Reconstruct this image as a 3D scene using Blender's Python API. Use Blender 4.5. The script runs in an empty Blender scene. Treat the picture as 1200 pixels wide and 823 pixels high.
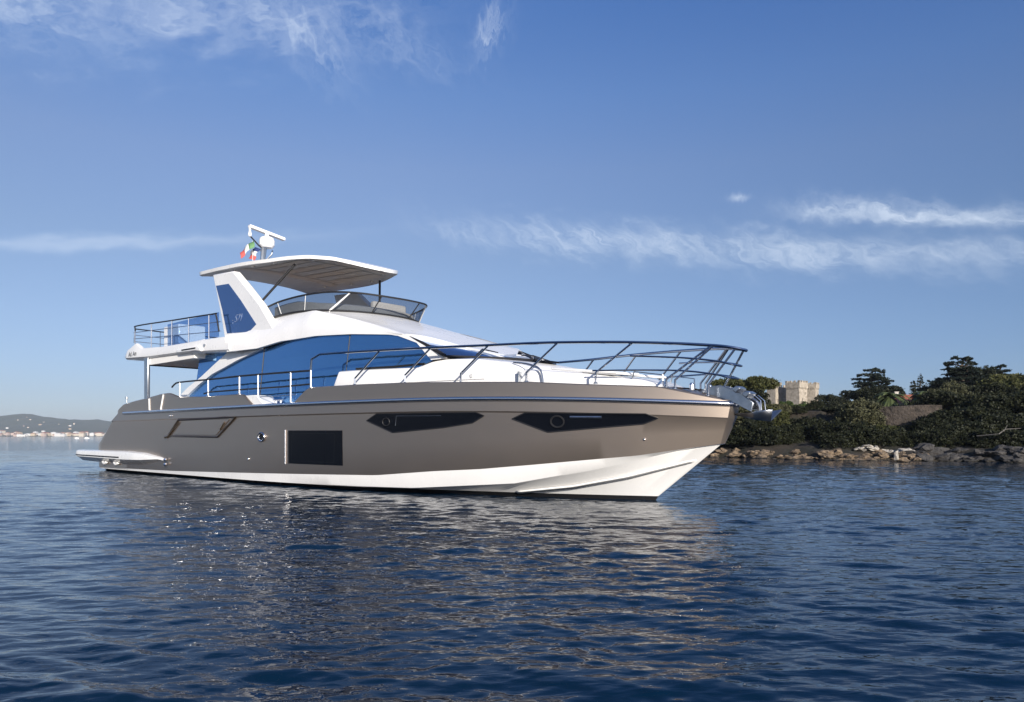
import bpy, bmesh, math, random
import numpy as np
from mathutils import Vector, Matrix, noise as mnoise

SC = bpy.context.scene
COL = SC.collection
R = math.radians

# ------------------------------------------------------------------ camera
cam_d = bpy.data.cameras.new('camera')
cam = bpy.data.objects.new('camera', cam_d)
COL.objects.link(cam)
cam.location = (0, 0, 1.5)
cam.rotation_euler = (R(90), 0, 0)
cam_d.sensor_width = 36
cam_d.lens = 25.5
cam_d.shift_y = 0.083
cam_d.clip_start = 0.1
cam_d.clip_end = 20000
SC.camera = cam

# ------------------------------------------------------------------ sky and sun
SUN_AZ = math.atan2(0.36, -0.93)      # to the sun, clockwise from +Y
SUN_EL = R(17)
world = bpy.data.worlds.new('World')
SC.world = world
world.use_nodes = True
wt = world.node_tree
for n in list(wt.nodes):
    wt.nodes.remove(n)


class NT:
    """small helper to wire node trees"""
    def __init__(s, tree):
        s.t = tree
    def n(s, typ, **kw):
        nd = s.t.nodes.new(typ)
        for k, v in kw.items():
            if k == 'i':
                for a, b in v.items():
                    if hasattr(b, 'is_output') or isinstance(b, bpy.types.NodeSocket):
                        s.t.links.new(b, nd.inputs[a])
                    else:
                        nd.inputs[a].default_value = b
            else:
                setattr(nd, k, v)
        return nd
    def math(s, op, a, b=None, c=None, clamp=False):
        nd = s.t.nodes.new('ShaderNodeMath')
        nd.operation = op
        nd.use_clamp = clamp
        for i, v in enumerate((a, b, c)):
            if v is None:
                continue
            if isinstance(v, bpy.types.NodeSocket):
                s.t.links.new(v, nd.inputs[i])
            else:
                nd.inputs[i].default_value = v
        return nd.outputs[0]
    def link(s, a, b):
        s.t.links.new(a, b)


W = NT(wt)
sky = W.n('ShaderNodeTexSky', sky_type='NISHITA', sun_disc=False, sun_elevation=SUN_EL,
          sun_rotation=SUN_AZ, altitude=0, air_density=0.7, dust_density=0.5, ozone_density=5.0)
bg = W.n('ShaderNodeBackground', i={'Strength': 0.113})
wo = W.n('ShaderNodeOutputWorld')
tc = W.n('ShaderNodeTexCoord')
sep = W.n('ShaderNodeSeparateXYZ', i={0: tc.outputs['Generated']})
az_s = W.math('ARCTAN2', sep.outputs[0], sep.outputs[1])
el_s = W.math('ARCSINE', sep.outputs[2])
# thin cirrus, each bank at its own bearing and height in the sky
#  (azimuth, elevation, half-width, half-height, tilt, noise scale along, across, lean, threshold, strength)
CLOUDS = [
    (-0.42, 0.490, 0.26, 0.036, 0.167, 10, 20, 0.5, 0.44, 0.42),
    (-0.62, 0.462, 0.14, 0.045, 0.10, 8, 14, 0.3, 0.40, 0.42),
    (-0.27, 0.480, 0.05, 0.026, -0.5, 24, 34, 0.6, 0.42, 0.42),
    (-0.18, 0.50, 0.10, 0.026, -0.3, 18, 30, 0.6, 0.47, 0.30),
    (-0.030, 0.506, 0.022, 0.022, 0.6, 38, 44, 0.6, 0.44, 0.50),
    (-0.52, 0.2265, 0.22, 0.0075, 0.135, 5, 60, 0.0, 0.26, 0.30),
    (-0.07, 0.27, 0.035, 0.012, -0.3, 36, 40, 1.0, 0.42, 0.30),
    (0.10, 0.262, 0.16, 0.019, -0.095, 52, 18, 1.7, 0.40, 0.46),
    (0.34, 0.234, 0.18, 0.021, -0.135, 44, 18, 1.5, 0.40, 0.42),
    (0.58, 0.205, 0.20, 0.017, -0.15, 24, 30, 1.0, 0.38, 0.36),
    (0.49, 0.264, 0.10, 0.0125, -0.16, 24, 60, 0.5, 0.38, 0.62),
    (0.41, 0.280, 0.05, 0.012, -0.1, 30, 55, 0.5, 0.40, 0.46),
    (0.60, 0.243, 0.10, 0.009, -0.16, 16, 70, 0.2, 0.36, 0.46),
    (0.303, 0.3036, 0.011, 0.004, 0.0, 40, 70, 0.0, 0.28, 0.45),
]
total = None
for (ca, ce, hw, hh, tilt, sa, sb_, lean, thr, st) in CLOUDS:
    da = W.math('SUBTRACT', az_s, ca)
    de0 = W.math('SUBTRACT', el_s, ce)
    de = W.math('MULTIPLY_ADD', da, -tilt, de0)
    wv = W.n('ShaderNodeCombineXYZ', i={0: W.math('MULTIPLY', da, 1.6 / hw + 6), 1: W.math('MULTIPLY', de, 30.0), 2: ca * 11.0})
    wn = W.n('ShaderNodeTexNoise', i={'Vector': wv.outputs[0], 'Scale': 1.6, 'Detail': 3.0})
    de = W.math('MULTIPLY_ADD', W.math('SUBTRACT', wn.outputs[0], 0.5), hh * 3.2, de)
    ua = W.math('DIVIDE', da, hw)
    ue = W.math('DIVIDE', de, hh)
    rr = W.math('ADD', W.math('MULTIPLY', ua, ua), W.math('MULTIPLY', ue, ue))
    env = W.math('POWER', 2.718, W.math('MULTIPLY', rr, -1.1))
    cx = W.math('MULTIPLY', W.math('MULTIPLY_ADD', de, lean, da), sa)
    cy = W.math('MULTIPLY', de, sb_)
    vec = W.n('ShaderNodeCombineXYZ', i={0: cx, 1: cy, 2: ca * 37.0})
    nz = W.n('ShaderNodeTexNoise', i={'Vector': vec.outputs[0], 'Scale': 1.0, 'Detail': 9.0, 'Roughness': 0.66,
                                       'Distortion': 0.5})
    v = W.math('MULTIPLY', W.math('SUBTRACT', nz.outputs[0], thr - 0.08), 3.2, clamp=True)
    v = W.math('MULTIPLY', W.math('MULTIPLY', v, env), st)
    total = v if total is None else W.math('ADD', total, v)
total = W.math('MINIMUM', W.math('MULTIPLY', total, 0.8), 0.6)
mixc = W.n('ShaderNodeMix', data_type='RGBA')
W.link(total, mixc.inputs['Factor'])
# the air of that evening: colour balance of the sky by height above the horizon
elr = W.n('ShaderNodeValToRGB', i={0: W.math('DIVIDE', el_s, math.pi / 2, clamp=True)})
cr_ = elr.color_ramp
RAMP = [(0, (.90, .69, .62)), (90, (1.15, 1.1, 1.1)), (3, (.96, .68, .58)), (8, (1.25, .84, .66)), (14, (1.47, .97, .73)), (20, (1.66, 1.12, .88)), (25, (1.45, 1.16, 1.02)), (31, (1.10, 1.08, 1.10))]
for k_, (deg, c_) in enumerate(RAMP):
    e_ = cr_.elements[k_] if k_ < 2 else cr_.elements.new(deg / 90)
    e_.position = deg / 90
    e_.color = (c_[0] / 2, c_[1] / 2, c_[2] / 2, 1)
skm = W.n('ShaderNodeVectorMath', operation='MULTIPLY', i={0: sky.outputs[0], 1: elr.outputs[0]})
# the sky deepens towards the right, at right angles to the sun (polarised part)
pol = W.math('MULTIPLY', W.math('ADD', az_s, 0.15), 1.25, clamp=True)
polc = W.n('ShaderNodeMix', data_type='RGBA', i={'Factor': pol})
polc.inputs['A'].default_value = (.97, 1.0, 1.03, 1)
polc.inputs['B'].default_value = (.72, .88, 1.03, 1)
skp = W.n('ShaderNodeVectorMath', operation='MULTIPLY', i={0: skm.outputs[0], 1: polc.outputs['Result']})
sk2 = W.n('ShaderNodeVectorMath', operation='SCALE', i={0: skp.outputs[0], 'Scale': 2.0})
W.link(sk2.outputs[0], mixc.inputs['A'])
mixc.inputs['B'].default_value = (5.6, 6.2, 7.0, 1)
W.link(mixc.outputs['Result'], bg.inputs['Color'])
W.link(bg.outputs[0], wo.inputs['Surface'])

sun_d = bpy.data.lights.new('sun', 'SUN')
sun_d.energy = 5.0
sun_d.angle = R(0.53)
sun_d.color = (1.0, 0.925, 0.82)
sun = bpy.data.objects.new('sun', sun_d)
COL.objects.link(sun)
to_sun = Vector((math.sin(SUN_AZ) * math.cos(SUN_EL), math.cos(SUN_AZ) * math.cos(SUN_EL), math.sin(SUN_EL)))
sun.rotation_euler = to_sun.to_track_quat('Z', 'Y').to_euler()
sun.location = (20, -40, 60)

vs = SC.view_settings
vs.view_transform = 'Standard'
vs.look = 'None'
vs.exposure = 0.52
vs.gamma = 1.0
vs.use_curve_mapping = False
SC.render.engine = 'CYCLES'
SC.cycles.volume_bounces = 0
SC.cycles.max_bounces = 8
SC.cycles.transparent_max_bounces = 12

# ------------------------------------------------------------------ materials
MATS = {}


def principled(name, color, rough=0.5, metal=0.0, coat=0.0, spec=0.5, ior=1.45, noise=None, bump=None, var=0.0):
    m = bpy.data.materials.new(name)
    m.use_nodes = True
    t = NT(m.node_tree)
    p = m.node_tree.nodes['Principled BSDF']
    p.inputs['Base Color'].default_value = (*color, 1)
    p.inputs['Roughness'].default_value = rough
    p.inputs['Metallic'].default_value = metal
    p.inputs['Coat Weight'].default_value = coat
    p.inputs['Coat Roughness'].default_value = 0.04
    p.inputs['Specular IOR Level'].default_value = spec
    p.inputs['IOR'].default_value = ior
    tcn = t.n('ShaderNodeTexCoord')
    if noise:
        scale, c2, detail = noise
        nz = t.n('ShaderNodeTexNoise', i={'Vector': tcn.outputs['Object'], 'Scale': scale, 'Detail': detail})
        rp = t.n('ShaderNodeValToRGB', i={0: nz.outputs[0]})
        rp.color_ramp.elements[0].position = 0.32
        rp.color_ramp.elements[1].position = 0.68
        rp.color_ramp.elements[0].color = (*color, 1)
        rp.color_ramp.elements[1].color = (*c2, 1)
        t.link(rp.outputs[0], p.inputs['Base Color'])
    if var:
        nz = t.n('ShaderNodeTexNoise', i={'Vector': tcn.outputs['Object'], 'Scale': 1.7, 'Detail': 6.0})
        t.link(t.math('MULTIPLY_ADD', nz.outputs[0], var, rough - var * 0.5), p.inputs['Roughness'])
    if bump:
        scale, st, dist = bump
        nz = t.n('ShaderNodeTexNoise', i={'Vector': tcn.outputs['Object'], 'Scale': scale, 'Detail': 5.0})
        bp = t.n('ShaderNodeBump', i={'Height': nz.outputs[0], 'Strength': st, 'Distance': dist})
        t.link(bp.outputs[0], p.inputs['Normal'])
    MATS[name] = m
    return m


M_BROWN = principled('bronze_paint', (0.40, 0.335, 0.28), 0.49, 0.95, 0.6, var=0.05)
M_WHITE = principled('white_gelcoat', (0.81, 0.805, 0.79), 0.28, 0, 0.3, noise=(0.8, (0.76, 0.755, 0.745), 5), var=0.1)
M_BLACK = principled('antifouling_black', (0.012, 0.012, 0.014), 0.55)
M_CHROME = principled('polished_steel', (0.78, 0.78, 0.79), 0.24, 1.0)
M_STEEL = principled('brushed_steel', (0.55, 0.57, 0.60), 0.34, 1.0, noise=(9, (0.46, 0.48, 0.5), 5))
M_RAIL = principled('reflection_toned_rail', (0.34, 0.37, 0.42), 0.2, 1.0)  # polished steel with dark reflections put into its base colour
M_GLASS = principled('blue_mirror_glass', (0.15, 0.38, 0.72), 0.03, 0.92, 0.25, bump=(0.45, 0.10, 0.25))
M_PANEL = principled('blue_arch_panel', (0.045, 0.115, 0.30), 0.12, 0.55, 0.3)
M_DARKGLASS = principled('dark_hull_glass', (0.004, 0.005, 0.008), 0.05, 0, 0, spec=0.12)
M_SCREENGLASS = principled('windshield_glass', (0.13, 0.24, 0.46), 0.04, 0.9)
M_RUBBER = principled('black_rubber', (0.015, 0.015, 0.017), 0.5)
M_GREYLINING = principled('grey_lining', (0.72, 0.72, 0.71), 0.4, noise=(3, (0.76, 0.76, 0.74), 4))
M_LINING2 = principled('pale_lining', (0.84, 0.82, 0.78), 0.5)
M_CUSHION = principled('cream_cushion', (0.58, 0.54, 0.48), 0.8, noise=(20, (0.5, 0.47, 0.42), 4))
M_TEAK = principled('teak_deck', (0.30, 0.19, 0.10), 0.6, noise=(6, (0.22, 0.14, 0.08), 5))
M_GOLD = principled('bronze_trim', (0.40, 0.30, 0.20), 0.25, 0.9)
M_BRONZEDARK = principled('dark_bronze_paint', (0.05, 0.038, 0.03), 0.35, 0.4)
M_TEXT = principled('silver_lettering', (0.40, 0.47, 0.62), 0.4, 0.2)
M_TEXTDARK = principled('dark_lettering', (0.05, 0.055, 0.07), 0.4)
M_FLAGGREEN = principled('green_cloth', (0.12, 0.25, 0.11), 0.8)
M_FLAGWHITE = principled('white_cloth', (0.75, 0.74, 0.72), 0.8)
M_FLAGRED = principled('red_cloth', (0.48, 0.09, 0.08), 0.8)
M_FLAGBLUE = principled('blue_cloth', (0.015, 0.03, 0.12), 0.8)

# smoked see-through glass of the flybridge screen
m = bpy.data.materials.new('smoked_glass')
m.use_nodes = True
t = NT(m.node_tree)
out = m.node_tree.nodes['Material Output']
p = m.node_tree.nodes['Principled BSDF']
p.inputs['Base Color'].default_value = (0.05, 0.06, 0.075, 1)
p.inputs['Roughness'].default_value = 0.04
tr = t.n('ShaderNodeBsdfTransparent', i={0: (0.50, 0.54, 0.60, 1)})
mx = t.n('ShaderNodeMixShader', i={0: 0.25})
t.link(tr.outputs[0], mx.inputs[1])
t.link(p.outputs[0], mx.inputs[2])
t.link(mx.outputs[0], out.inputs[0])
M_SMOKE = m
m = bpy.data.materials.new('blue_rail_glass')
m.use_nodes = True
t = NT(m.node_tree)
out = m.node_tree.nodes['Material Output']
p = m.node_tree.nodes['Principled BSDF']
p.inputs['Base Color'].default_value = (0.08, 0.17, 0.34, 1)
p.inputs['Roughness'].default_value = 0.04
p.inputs['Metallic'].default_value = 0.7
tr = t.n('ShaderNodeBsdfTransparent', i={0: (0.62, 0.74, 0.90, 1)})
mx = t.n('ShaderNodeMixShader', i={0: 0.2})
t.link(tr.outputs[0], mx.inputs[1])
t.link(p.outputs[0], mx.inputs[2])
t.link(mx.outputs[0], out.inputs[0])
M_BLUERAIL = m


# ------------------------------------------------------------------ mesh helpers
def tag(o, label=None, cat=None, group=None, kind=None):
    if label: o['label'] = label
    if cat: o['category'] = cat
    if group: o['group'] = group
    if kind: o['kind'] = kind
    return o


def empty(name, loc=(0, 0, 0), rz=0.0):
    o = bpy.data.objects.new(name, None)
    COL.objects.link(o)
    o.location = loc
    o.rotation_euler = (0, 0, rz)
    o.empty_display_size = 0.5
    return o


class MB:
    def __init__(s):
        s.v = []; s.f = []; s.m = []
    def add(s, vs_, fs, mi=0):
        k = len(s.v)
        s.v.extend([tuple(map(float, q)) for q in vs_])
        for f in fs:
            s.f.append(tuple(i + k for i in f)); s.m.append(mi)
    def box(s, lo, hi, mi=0):
        x0, y0, z0 = lo; x1, y1, z1 = hi
        s.add([(x0, y0, z0), (x1, y0, z0), (x1, y1, z0), (x0, y1, z0), (x0, y0, z1), (x1, y0, z1), (x1, y1, z1), (x0, y1, z1)],
              [(0, 3, 2, 1), (4, 5, 6, 7), (0, 1, 5, 4), (1, 2, 6, 5), (2, 3, 7, 6), (3, 0, 4, 7)], mi)
    def grid(s, rows, mi=0, flip=False):
        """rows: list of equally long lists of points"""
        n = len(rows[0]); k = len(s.v)
        for r_ in rows:
            s.v.extend([tuple(map(float, q)) for q in r_])
        for i in range(len(rows) - 1):
            mm = mi[i] if isinstance(mi, (list, tuple)) else mi
            for j in range(n - 1):
                f = (k + i * n + j, k + i * n + j + 1, k + (i + 1) * n + j + 1, k + (i + 1) * n + j)
                s.f.append(f[::-1] if flip else f); s.m.append(mm)
    def prism(s, poly, off, mi=0):
        """poly: 3D points, off: vector of extrusion"""
        n = len(poly)
        a = [Vector(q) for q in poly]; b = [q + Vector(off) for q in a]
        s.add(a + b, [tuple(range(n))[::-1], tuple(range(n, 2 * n))] + [(i, (i + 1) % n, n + (i + 1) % n, n + i) for i in range(n)], mi)
    def tube(s, pts, r, n=8, mi=0, smooth=0, cap=True):
        P = [Vector(q) for q in pts]
        if smooth:
            P = catmull(P, smooth)
        k = len(s.v)
        up = Vector((0, 0, 1))
        tprev = (P[1] - P[0]).normalized()
        nrm = tprev.cross(up)
        if nrm.length < 0.05: nrm = tprev.cross(Vector((1, 0, 0)))
        nrm.normalize()
        for i, q in enumerate(P):
            if i == 0: tg = P[1] - P[0]
            elif i == len(P) - 1: tg = P[-1] - P[-2]
            else: tg = (P[i + 1] - q).normalized() + (q - P[i - 1]).normalized()
            tg.normalize()
            nrm = (nrm - tg * nrm.dot(tg)).normalized()
            bn = tg.cross(nrm)
            rad = r[i] if isinstance(r, (list, tuple)) else r
            for j in range(n):
                an = 2 * math.pi * j / n
                s.v.append(tuple(q + nrm * (math.cos(an) * rad) + bn * (math.sin(an) * rad)))
        for i in range(len(P) - 1):
            for j in range(n):
                s.f.append((k + i * n + j, k + i * n + (j + 1) % n, k + (i + 1) * n + (j + 1) % n, k + (i + 1) * n + j)); s.m.append(mi)
        if cap:
            s.f.append(tuple(k + j for j in range(n))[::-1]); s.m.append(mi)
            e = k + (len(P) - 1) * n
            s.f.append(tuple(e + j for j in range(n))); s.m.append(mi)
    def lathe(s, prof, c=(0, 0, 0), n=20, mi=0):
        """prof: (radius, z)"""
        k = len(s.v); c = Vector(c)
        for (r_, z) in prof:
            for j in range(n):
                an = 2 * math.pi * j / n
                s.v.append(tuple(c + Vector((r_ * math.cos(an), r_ * math.sin(an), z))))
        for i in range(len(prof) - 1):
            for j in range(n):
                s.f.append((k + i * n + j, k + i * n + (j + 1) % n, k + (i + 1) * n + (j + 1) % n, k + (i + 1) * n + j)); s.m.append(mi)
        s.f.append(tuple(k + j for j in range(n))[::-1]); s.m.append(mi)
        e = k + (len(prof) - 1) * n
        s.f.append(tuple(e + j for j in range(n))); s.m.append(mi)
    def build(s, name, mats, parent=None, smooth=35, bevel=0, merge=True, recalc=True, solid=0, offset=-1):
        me = bpy.data.meshes.new(name)
        me.from_pydata(s.v, [], s.f)
        if not isinstance(mats, (list, tuple)): mats = [mats]
        for m_ in mats: me.materials.append(m_)
        me.polygons.foreach_set('material_index', s.m)
        if merge or recalc or bevel:
            bm = bmesh.new(); bm.from_mesh(me)
            if merge: bmesh.ops.remove_doubles(bm, verts=bm.verts, dist=1e-4)
            if recalc: bmesh.ops.recalc_face_normals(bm, faces=bm.faces)
            bm.to_mesh(me); bm.free()
        if smooth:
            me.polygons.foreach_set('use_smooth', [True] * len(me.polygons))
            me.set_sharp_from_angle(angle=R(smooth))
        o = bpy.data.objects.new(name, me)
        COL.objects.link(o)
        if parent: o.parent = parent
        if solid:
            md = o.modifiers.new('thickness', 'SOLIDIFY'); md.thickness = solid; md.offset = offset
        if bevel:
            md = o.modifiers.new('soft_edges', 'BEVEL'); md.width = bevel; md.segments = 2; md.limit_method = 'ANGLE'; md.angle_limit = R(40)
        return o


def catmull(P, k):
    out_ = []
    n = len(P)
    for i in range(n - 1):
        p0 = P[max(i - 1, 0)]; p1 = P[i]; p2 = P[i + 1]; p3 = P[min(i + 2, n - 1)]
        for j in range(k):
            t_ = j / k
            out_.append(0.5 * ((2 * p1) + (p2 - p0) * t_ + (2 * p0 - 5 * p1 + 4 * p2 - p3) * t_ ** 2 + (3 * p1 - p0 - 3 * p2 + p3) * t_ ** 3))
    out_.append(P[-1])
    return out_


def copy_tree(o, parent=None):
    c = o.copy()
    COL.objects.link(c)
    c.parent = parent
    for ch in list(o.children):
        copy_tree(ch, c)
    return c


def lerp(x, xs, ys):
    return float(np.interp(x, xs, ys))

t = NT(M_GLASS.node_tree)
tr = t.n('ShaderNodeBsdfTransparent', i={0: (0.35, 0.55, 0.85, 1)})
mx = t.n('ShaderNodeMixShader', i={0: 0.24})
t.link(M_GLASS.node_tree.nodes['Principled BSDF'].outputs[0], mx.inputs[1])
t.link(tr.outputs[0], mx.inputs[2])
t.link(mx.outputs[0], M_GLASS.node_tree.nodes['Material Output'].inputs[0])

# =================================================================== THE YACHT
# yacht space: a = metres forward of the stern, b = metres to starboard, z = metres above the waterline
YACHT = empty('motor_yacht', (-16.0, 34.44, 0.0), math.atan2(-0.67071, 0.74172))
tag(YACHT, 'long bronze and white flybridge motor yacht floating in the bay, bow to the right', 'yacht')


def V(a, b, z):
    return (a, -b, z)


def bw(a, top, x0, end, p_, q=1.0):
    if a < x0: return top
    x = min(1.0, (a - x0) / (end - x0))
    return top * max(0.0, 1 - x ** p_) ** q


def bd(a): return bw(a, 3.5, 11, 28.3, 2.3, .8)
def zr(a): return 2.43 - .24 * max(0., (a - 20) / 8) ** 2
def zb(a): return lerp(a, [-.14, 8, 14.76, 19.27, 21.2, 22.5, 23.86, 26.18, 27.9], [.14, .22, .36, .45, .61, .69, .82, 1.06, 1.35])
def zc(a): return lerp(a, [-1, 18.5, 20.4, 23.3, 25.1, 25.9, 26.83, 27.75], [.125, .125, .15, .36, .71, .90, 1.14, 1.34])
def b_bound(a): return bw(a, 3.43, 11, 27.88, 2.3, .82)
def b_chine(a): return bw(a, 3.40, 11, 27.80, 2.2, .88)
def b_flat(a): return max(0.0, b_chine(a) - 0.045 * min(1, max(0, (27.5 - a) / 4)) * min(1, max(0, (a - 15) / 5)))
def b_af(a): return bw(a, 3.26, 12, 26.2, 2.1)


ROWS = [  # z(a), b(a), forward end, material of the strip below
    (lambda a: zr(a), bd, 28.10, 0),
    (lambda a: zr(a) - .30, lambda a: bw(a, 3.52, 11, 28.24, 2.3, .8), 28.04, 0),
    (lambda a: zr(a) - .335, lambda a: bw(a, 3.475, 11, 28.2, 2.3, .8), 28.02, 0),
    (lambda a: .5 * (zr(a) - .33) + .5 * zb(a), lambda a: bw(a, 3.46, 11, 28.05, 2.3, .81), 27.93, 0),
    (zb, b_bound, 27.82, 1),
    (zc, b_chine, 27.74, 1),
    (lambda a: zc(a) - .02, b_flat, 27.72, 1),
    (lambda a: .10, b_af, 26.17, 2),
    (lambda a: -.8, lambda a: .6 * bw(a, 3.26, 12, 25.6, 1.5), 25.55, 2),
]


def hb(a, z):
    zs = [r_[0](a) for r_ in ROWS[:5]][::-1]
    bs = [r_[1](a) for r_ in ROWS[:5]][::-1]
    return float(np.interp(z, zs, bs))


def stern_a(z):
    return lerp(z, [-.8, .15, .82, 1.39, 1.83, 2.32, 2.43, 2.79], [.0, -.02, -.12, .13, 1.06, 2.09, 2.35, 3.32])


# ---- hull
h = MB()
NS = 110
rows_s = []
for (zf, bf, aend, mi) in ROWS:
    a0 = stern_a(zf(1.0))
    line = []
    for i in range(NS):
        sft = i / (NS - 1)
        tt = 1 - (1 - sft) ** 1.35
        if sft < .06: tt = tt * .5 + .5 * tt * (sft / .06)
        a = a0 + (aend - a0) * tt
        b = bf(a)
        d = a - a0
        if d < .45: b -= .40 * (1 - math.sqrt(max(0, 1 - (1 - d / .45) ** 2)))
        if i == NS - 1: b = 0.0
        line.append((a, b, zf(a)))
    rows_s.append(line)
mats_ = [r_[3] for r_ in ROWS]
h.grid([[V(*q) for q in ln] for ln in rows_s], mats_)
h.grid([[V(q[0], -q[1], q[2]) for q in ln] for ln in rows_s], mats_)
# transom
h.grid([[V(ln[0][0], ln[0][1] * k, ln[0][2]) for k in np.linspace(1, -1, 9)] for ln in rows_s], mats_)
hull = h.build('hull', [M_BROWN, M_WHITE, M_BLACK], YACHT, smooth=28)

# ---- white spray strake low on the bow
for sgn in (1, -1):
    g = MB()
    pts_ = []
    for i in range(30):
        a = 23.0 + (27.2 - 23.0) * i / 29
        z = lerp(a, [23.0, 24.5, 25.8, 27.2], [.12, .31, .58, .98])
        zlo, zhi = .10, zc(a) - .03
        f_ = min(1, max(0, (z - zlo) / (zhi - zlo)))
        blo = b_af(a) if a < 26.17 else 0.0
        if a >= 26.17:
            zlo = lerp(a, [26.17, 27.72], [.10, 1.3]); f_ = min(1, max(0, (z - zlo) / max(.01, zhi - zlo)))
        b = blo + (b_flat(a) - blo) * f_
        pts_.append((a, b * sgn, z))
    g.grid([[V(a, b + sgn * .025, z + .02) for a, b, z in pts_], [V(a, b + sgn * .02, z - .015) for a, b, z in pts_],
            [V(a, b - sgn * .05, z - .06) for a, b, z in pts_]])
    g.build('spray_strake', M_WHITE, YACHT, solid=.02)

# ---- rub rails
for sgn in (1, -1):
    g = MB()
    pts_ = [V(a, sgn * (bd(a) + .03), zr(a)) for a in np.concatenate([np.linspace(3.46, 20, 30), np.linspace(20.3, 28.02, 40)])]
    pts_.append(V(28.14, 0, zr(28.1)))
    g.tube(pts_, .055, 8)
    ru = g.build('rub_rail', M_CHROME, YACHT, smooth=60)

# ---- decks
g = MB()
st = [2.6, 4, 8, 12, 15, 17] + list(np.linspace(18, 27.9, 26))
g.grid([[V(a, k * max(.02, bd(a) - .03), zr(a) + .015) for k in np.linspace(-1, 1, 9)] for a in st])
g.build('deck', M_WHITE, YACHT, recalc=True)
g = MB()
g.box(V(2.9, -2.9, 2.455), V(8.4, 2.9, 2.475))
g.build('cockpit_floor', M_TEAK, YACHT)


def wall_strip(stations, outer, top, bot, thick, name, mat, sgn, cap_in=None):
    g_ = MB()
    o1 = [V(a, sgn * outer(a), bot(a)) for a in stations]
    o2 = [V(a, sgn * outer(a), top(a) - .025) for a in stations]
    o3 = [V(a, sgn * max(.0, outer(a) - .03), top(a)) for a in stations]
    i3 = [V(a, sgn * max(.0, outer(a) - thick + .02), top(a)) for a in stations]
    i2 = [V(a, sgn * max(.0, outer(a) - thick), top(a) - .02) for a in stations]
    i1 = [V(a, sgn * max(.0, outer(a) - thick), bot(a)) for a in stations]
    g_.grid([o1, o2, o3, i3, i2, i1])
    for e in (0, -1):
        g_.add([r_[e] for r_ in (o1, o2, o3, i3, i2, i1)], [(0, 1, 2, 3, 4, 5)])
    return g_.build(name, mat, YACHT, smooth=40)


A_TOP = ([2.35, 3.32, 4.5, 5.76, 6.98, 7.62, 8.42, 10.35, 13.0, 13.15, 13.75], [2.46, 2.80, 2.90, 2.98, 3.08, 3.09, 2.92, 2.85, 2.84, 2.81, 2.46])
F_TOP = ([15.88, 16.55, 16.75, 18.7, 20.5, 22.5, 23.9, 25.0, 25.8, 26.7, 27.4, 28.0], [2.46, 2.87, 2.90, 2.90, 2.88, 2.82, 2.77, 2.69, 2.64, 2.59, 2.42, 2.27])
for sgn in (1, -1):
    wall_strip(list(np.linspace(2.36, 13.75, 70)), lambda a: bd(a) - .012 - (.34 * (1 - math.sqrt(max(0, 1 - (1 - (a - 2.36) / .45) ** 2))) if a < 2.81 else 0),
               lambda a: lerp(a, *A_TOP), lambda a: 2.40, .14, 'aft_bulwark', M_BROWN, sgn)
    wall_strip(list(np.linspace(15.88, 28.02, 80)), lambda a: max(.005, bd(a) - .012),
               lambda a: max(zr(a) + .02, lerp(a, *F_TOP)), lambda a: zr(a) - .01, .16, 'fore_bulwark', M_BROWN, sgn)
    for (a1, a2, zt) in ((5.95, 5.98, 2.93), (7.25, 7.02, 3.04)):
        g = MB(); g.tube([V(a1, sgn * 3.495, zt), V(a2, sgn * 3.495, 2.50)], .03, 6); g.build('accent_strip', M_WHITE, YACHT)
# bronze foredeck plate at the very bow, with shallow ribs
g = MB()
for (x0, x1, dz) in ((26.5, 28.0, .0),):
    g.grid([[V(a, k * max(.01, bd(a) - .14), max(zr(a) + .02, lerp(a, *F_TOP)) - .02 + .05 * (1 - k * k)) for k in np.linspace(-1, 1, 13)] for a in np.linspace(26.3, 27.98, 14)])
pl = g.build('bow_plate', M_BROWN, YACHT, solid=.05)
for k in (-.5, 0., .5):
    g = MB(); g.tube([V(26.45, k, 2.61), V(27.15, k * .6, 2.545)], .018, 6); g.build('deck_rib', M_BRONZEDARK, pl)


# ---- patches that follow a side surface
def patch(name, poly, surf, off, thick, mat, sgn=1, nA=26, nZ=6, parent=None, smooth=35):
    L = min(range(len(poly)), key=lambda i: poly[i][0]); Rr = max(range(len(poly)), key=lambda i: poly[i][0])
    n = len(poly)
    c1 = []; i = L
    while True:
        c1.append(poly[i])
        if i == Rr: break
        i = (i + 1) % n
    c2 = []; i = L
    while True:
        c2.append(poly[i])
        if i == Rr: break
        i = (i - 1) % n
    m1 = sum(np.interp(x, [q[0] for q in c1], [q[1] for q in c1]) for x in np.linspace(poly[L][0], poly[Rr][0], 9))
    m2 = sum(np.interp(x, [q[0] for q in c2], [q[1] for q in c2]) for x in np.linspace(poly[L][0], poly[Rr][0], 9))
    up, lo = (c1, c2) if m1 > m2 else (c2, c1)
    A = sorted(set([round(float(x), 4) for x in np.linspace(poly[L][0] + 1e-3, poly[Rr][0] - 1e-3, nA)] + [round(q[0], 4) for q in poly]))
    g_ = MB()
    fr = []; bk = []
    for a in A:
        zu = float(np.interp(a, [q[0] for q in up], [q[1] for q in up])); zl = float(np.interp(a, [q[0] for q in lo], [q[1] for q in lo]))
        if zu - zl < .004: zu += .002; zl -= .002
        col = [(a, zl + (zu - zl) * k / nZ) for k in range(nZ + 1)]
        fr.append([V(a_, sgn * (surf(a_, z_) + off), z_) for a_, z_ in col])
        bk.append([V(a_, sgn * (surf(a_, z_) + off - thick), z_) for a_, z_ in col])
    g_.grid(fr); g_.grid(bk)
    for e in (0, -1):
        g_.grid([fr[e], bk[e]])
        g_.grid([[r_[e] for r_ in fr], [r_[e] for r_ in bk]])
    return g_.build(name, mat, parent or YACHT, smooth=smooth)


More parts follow.
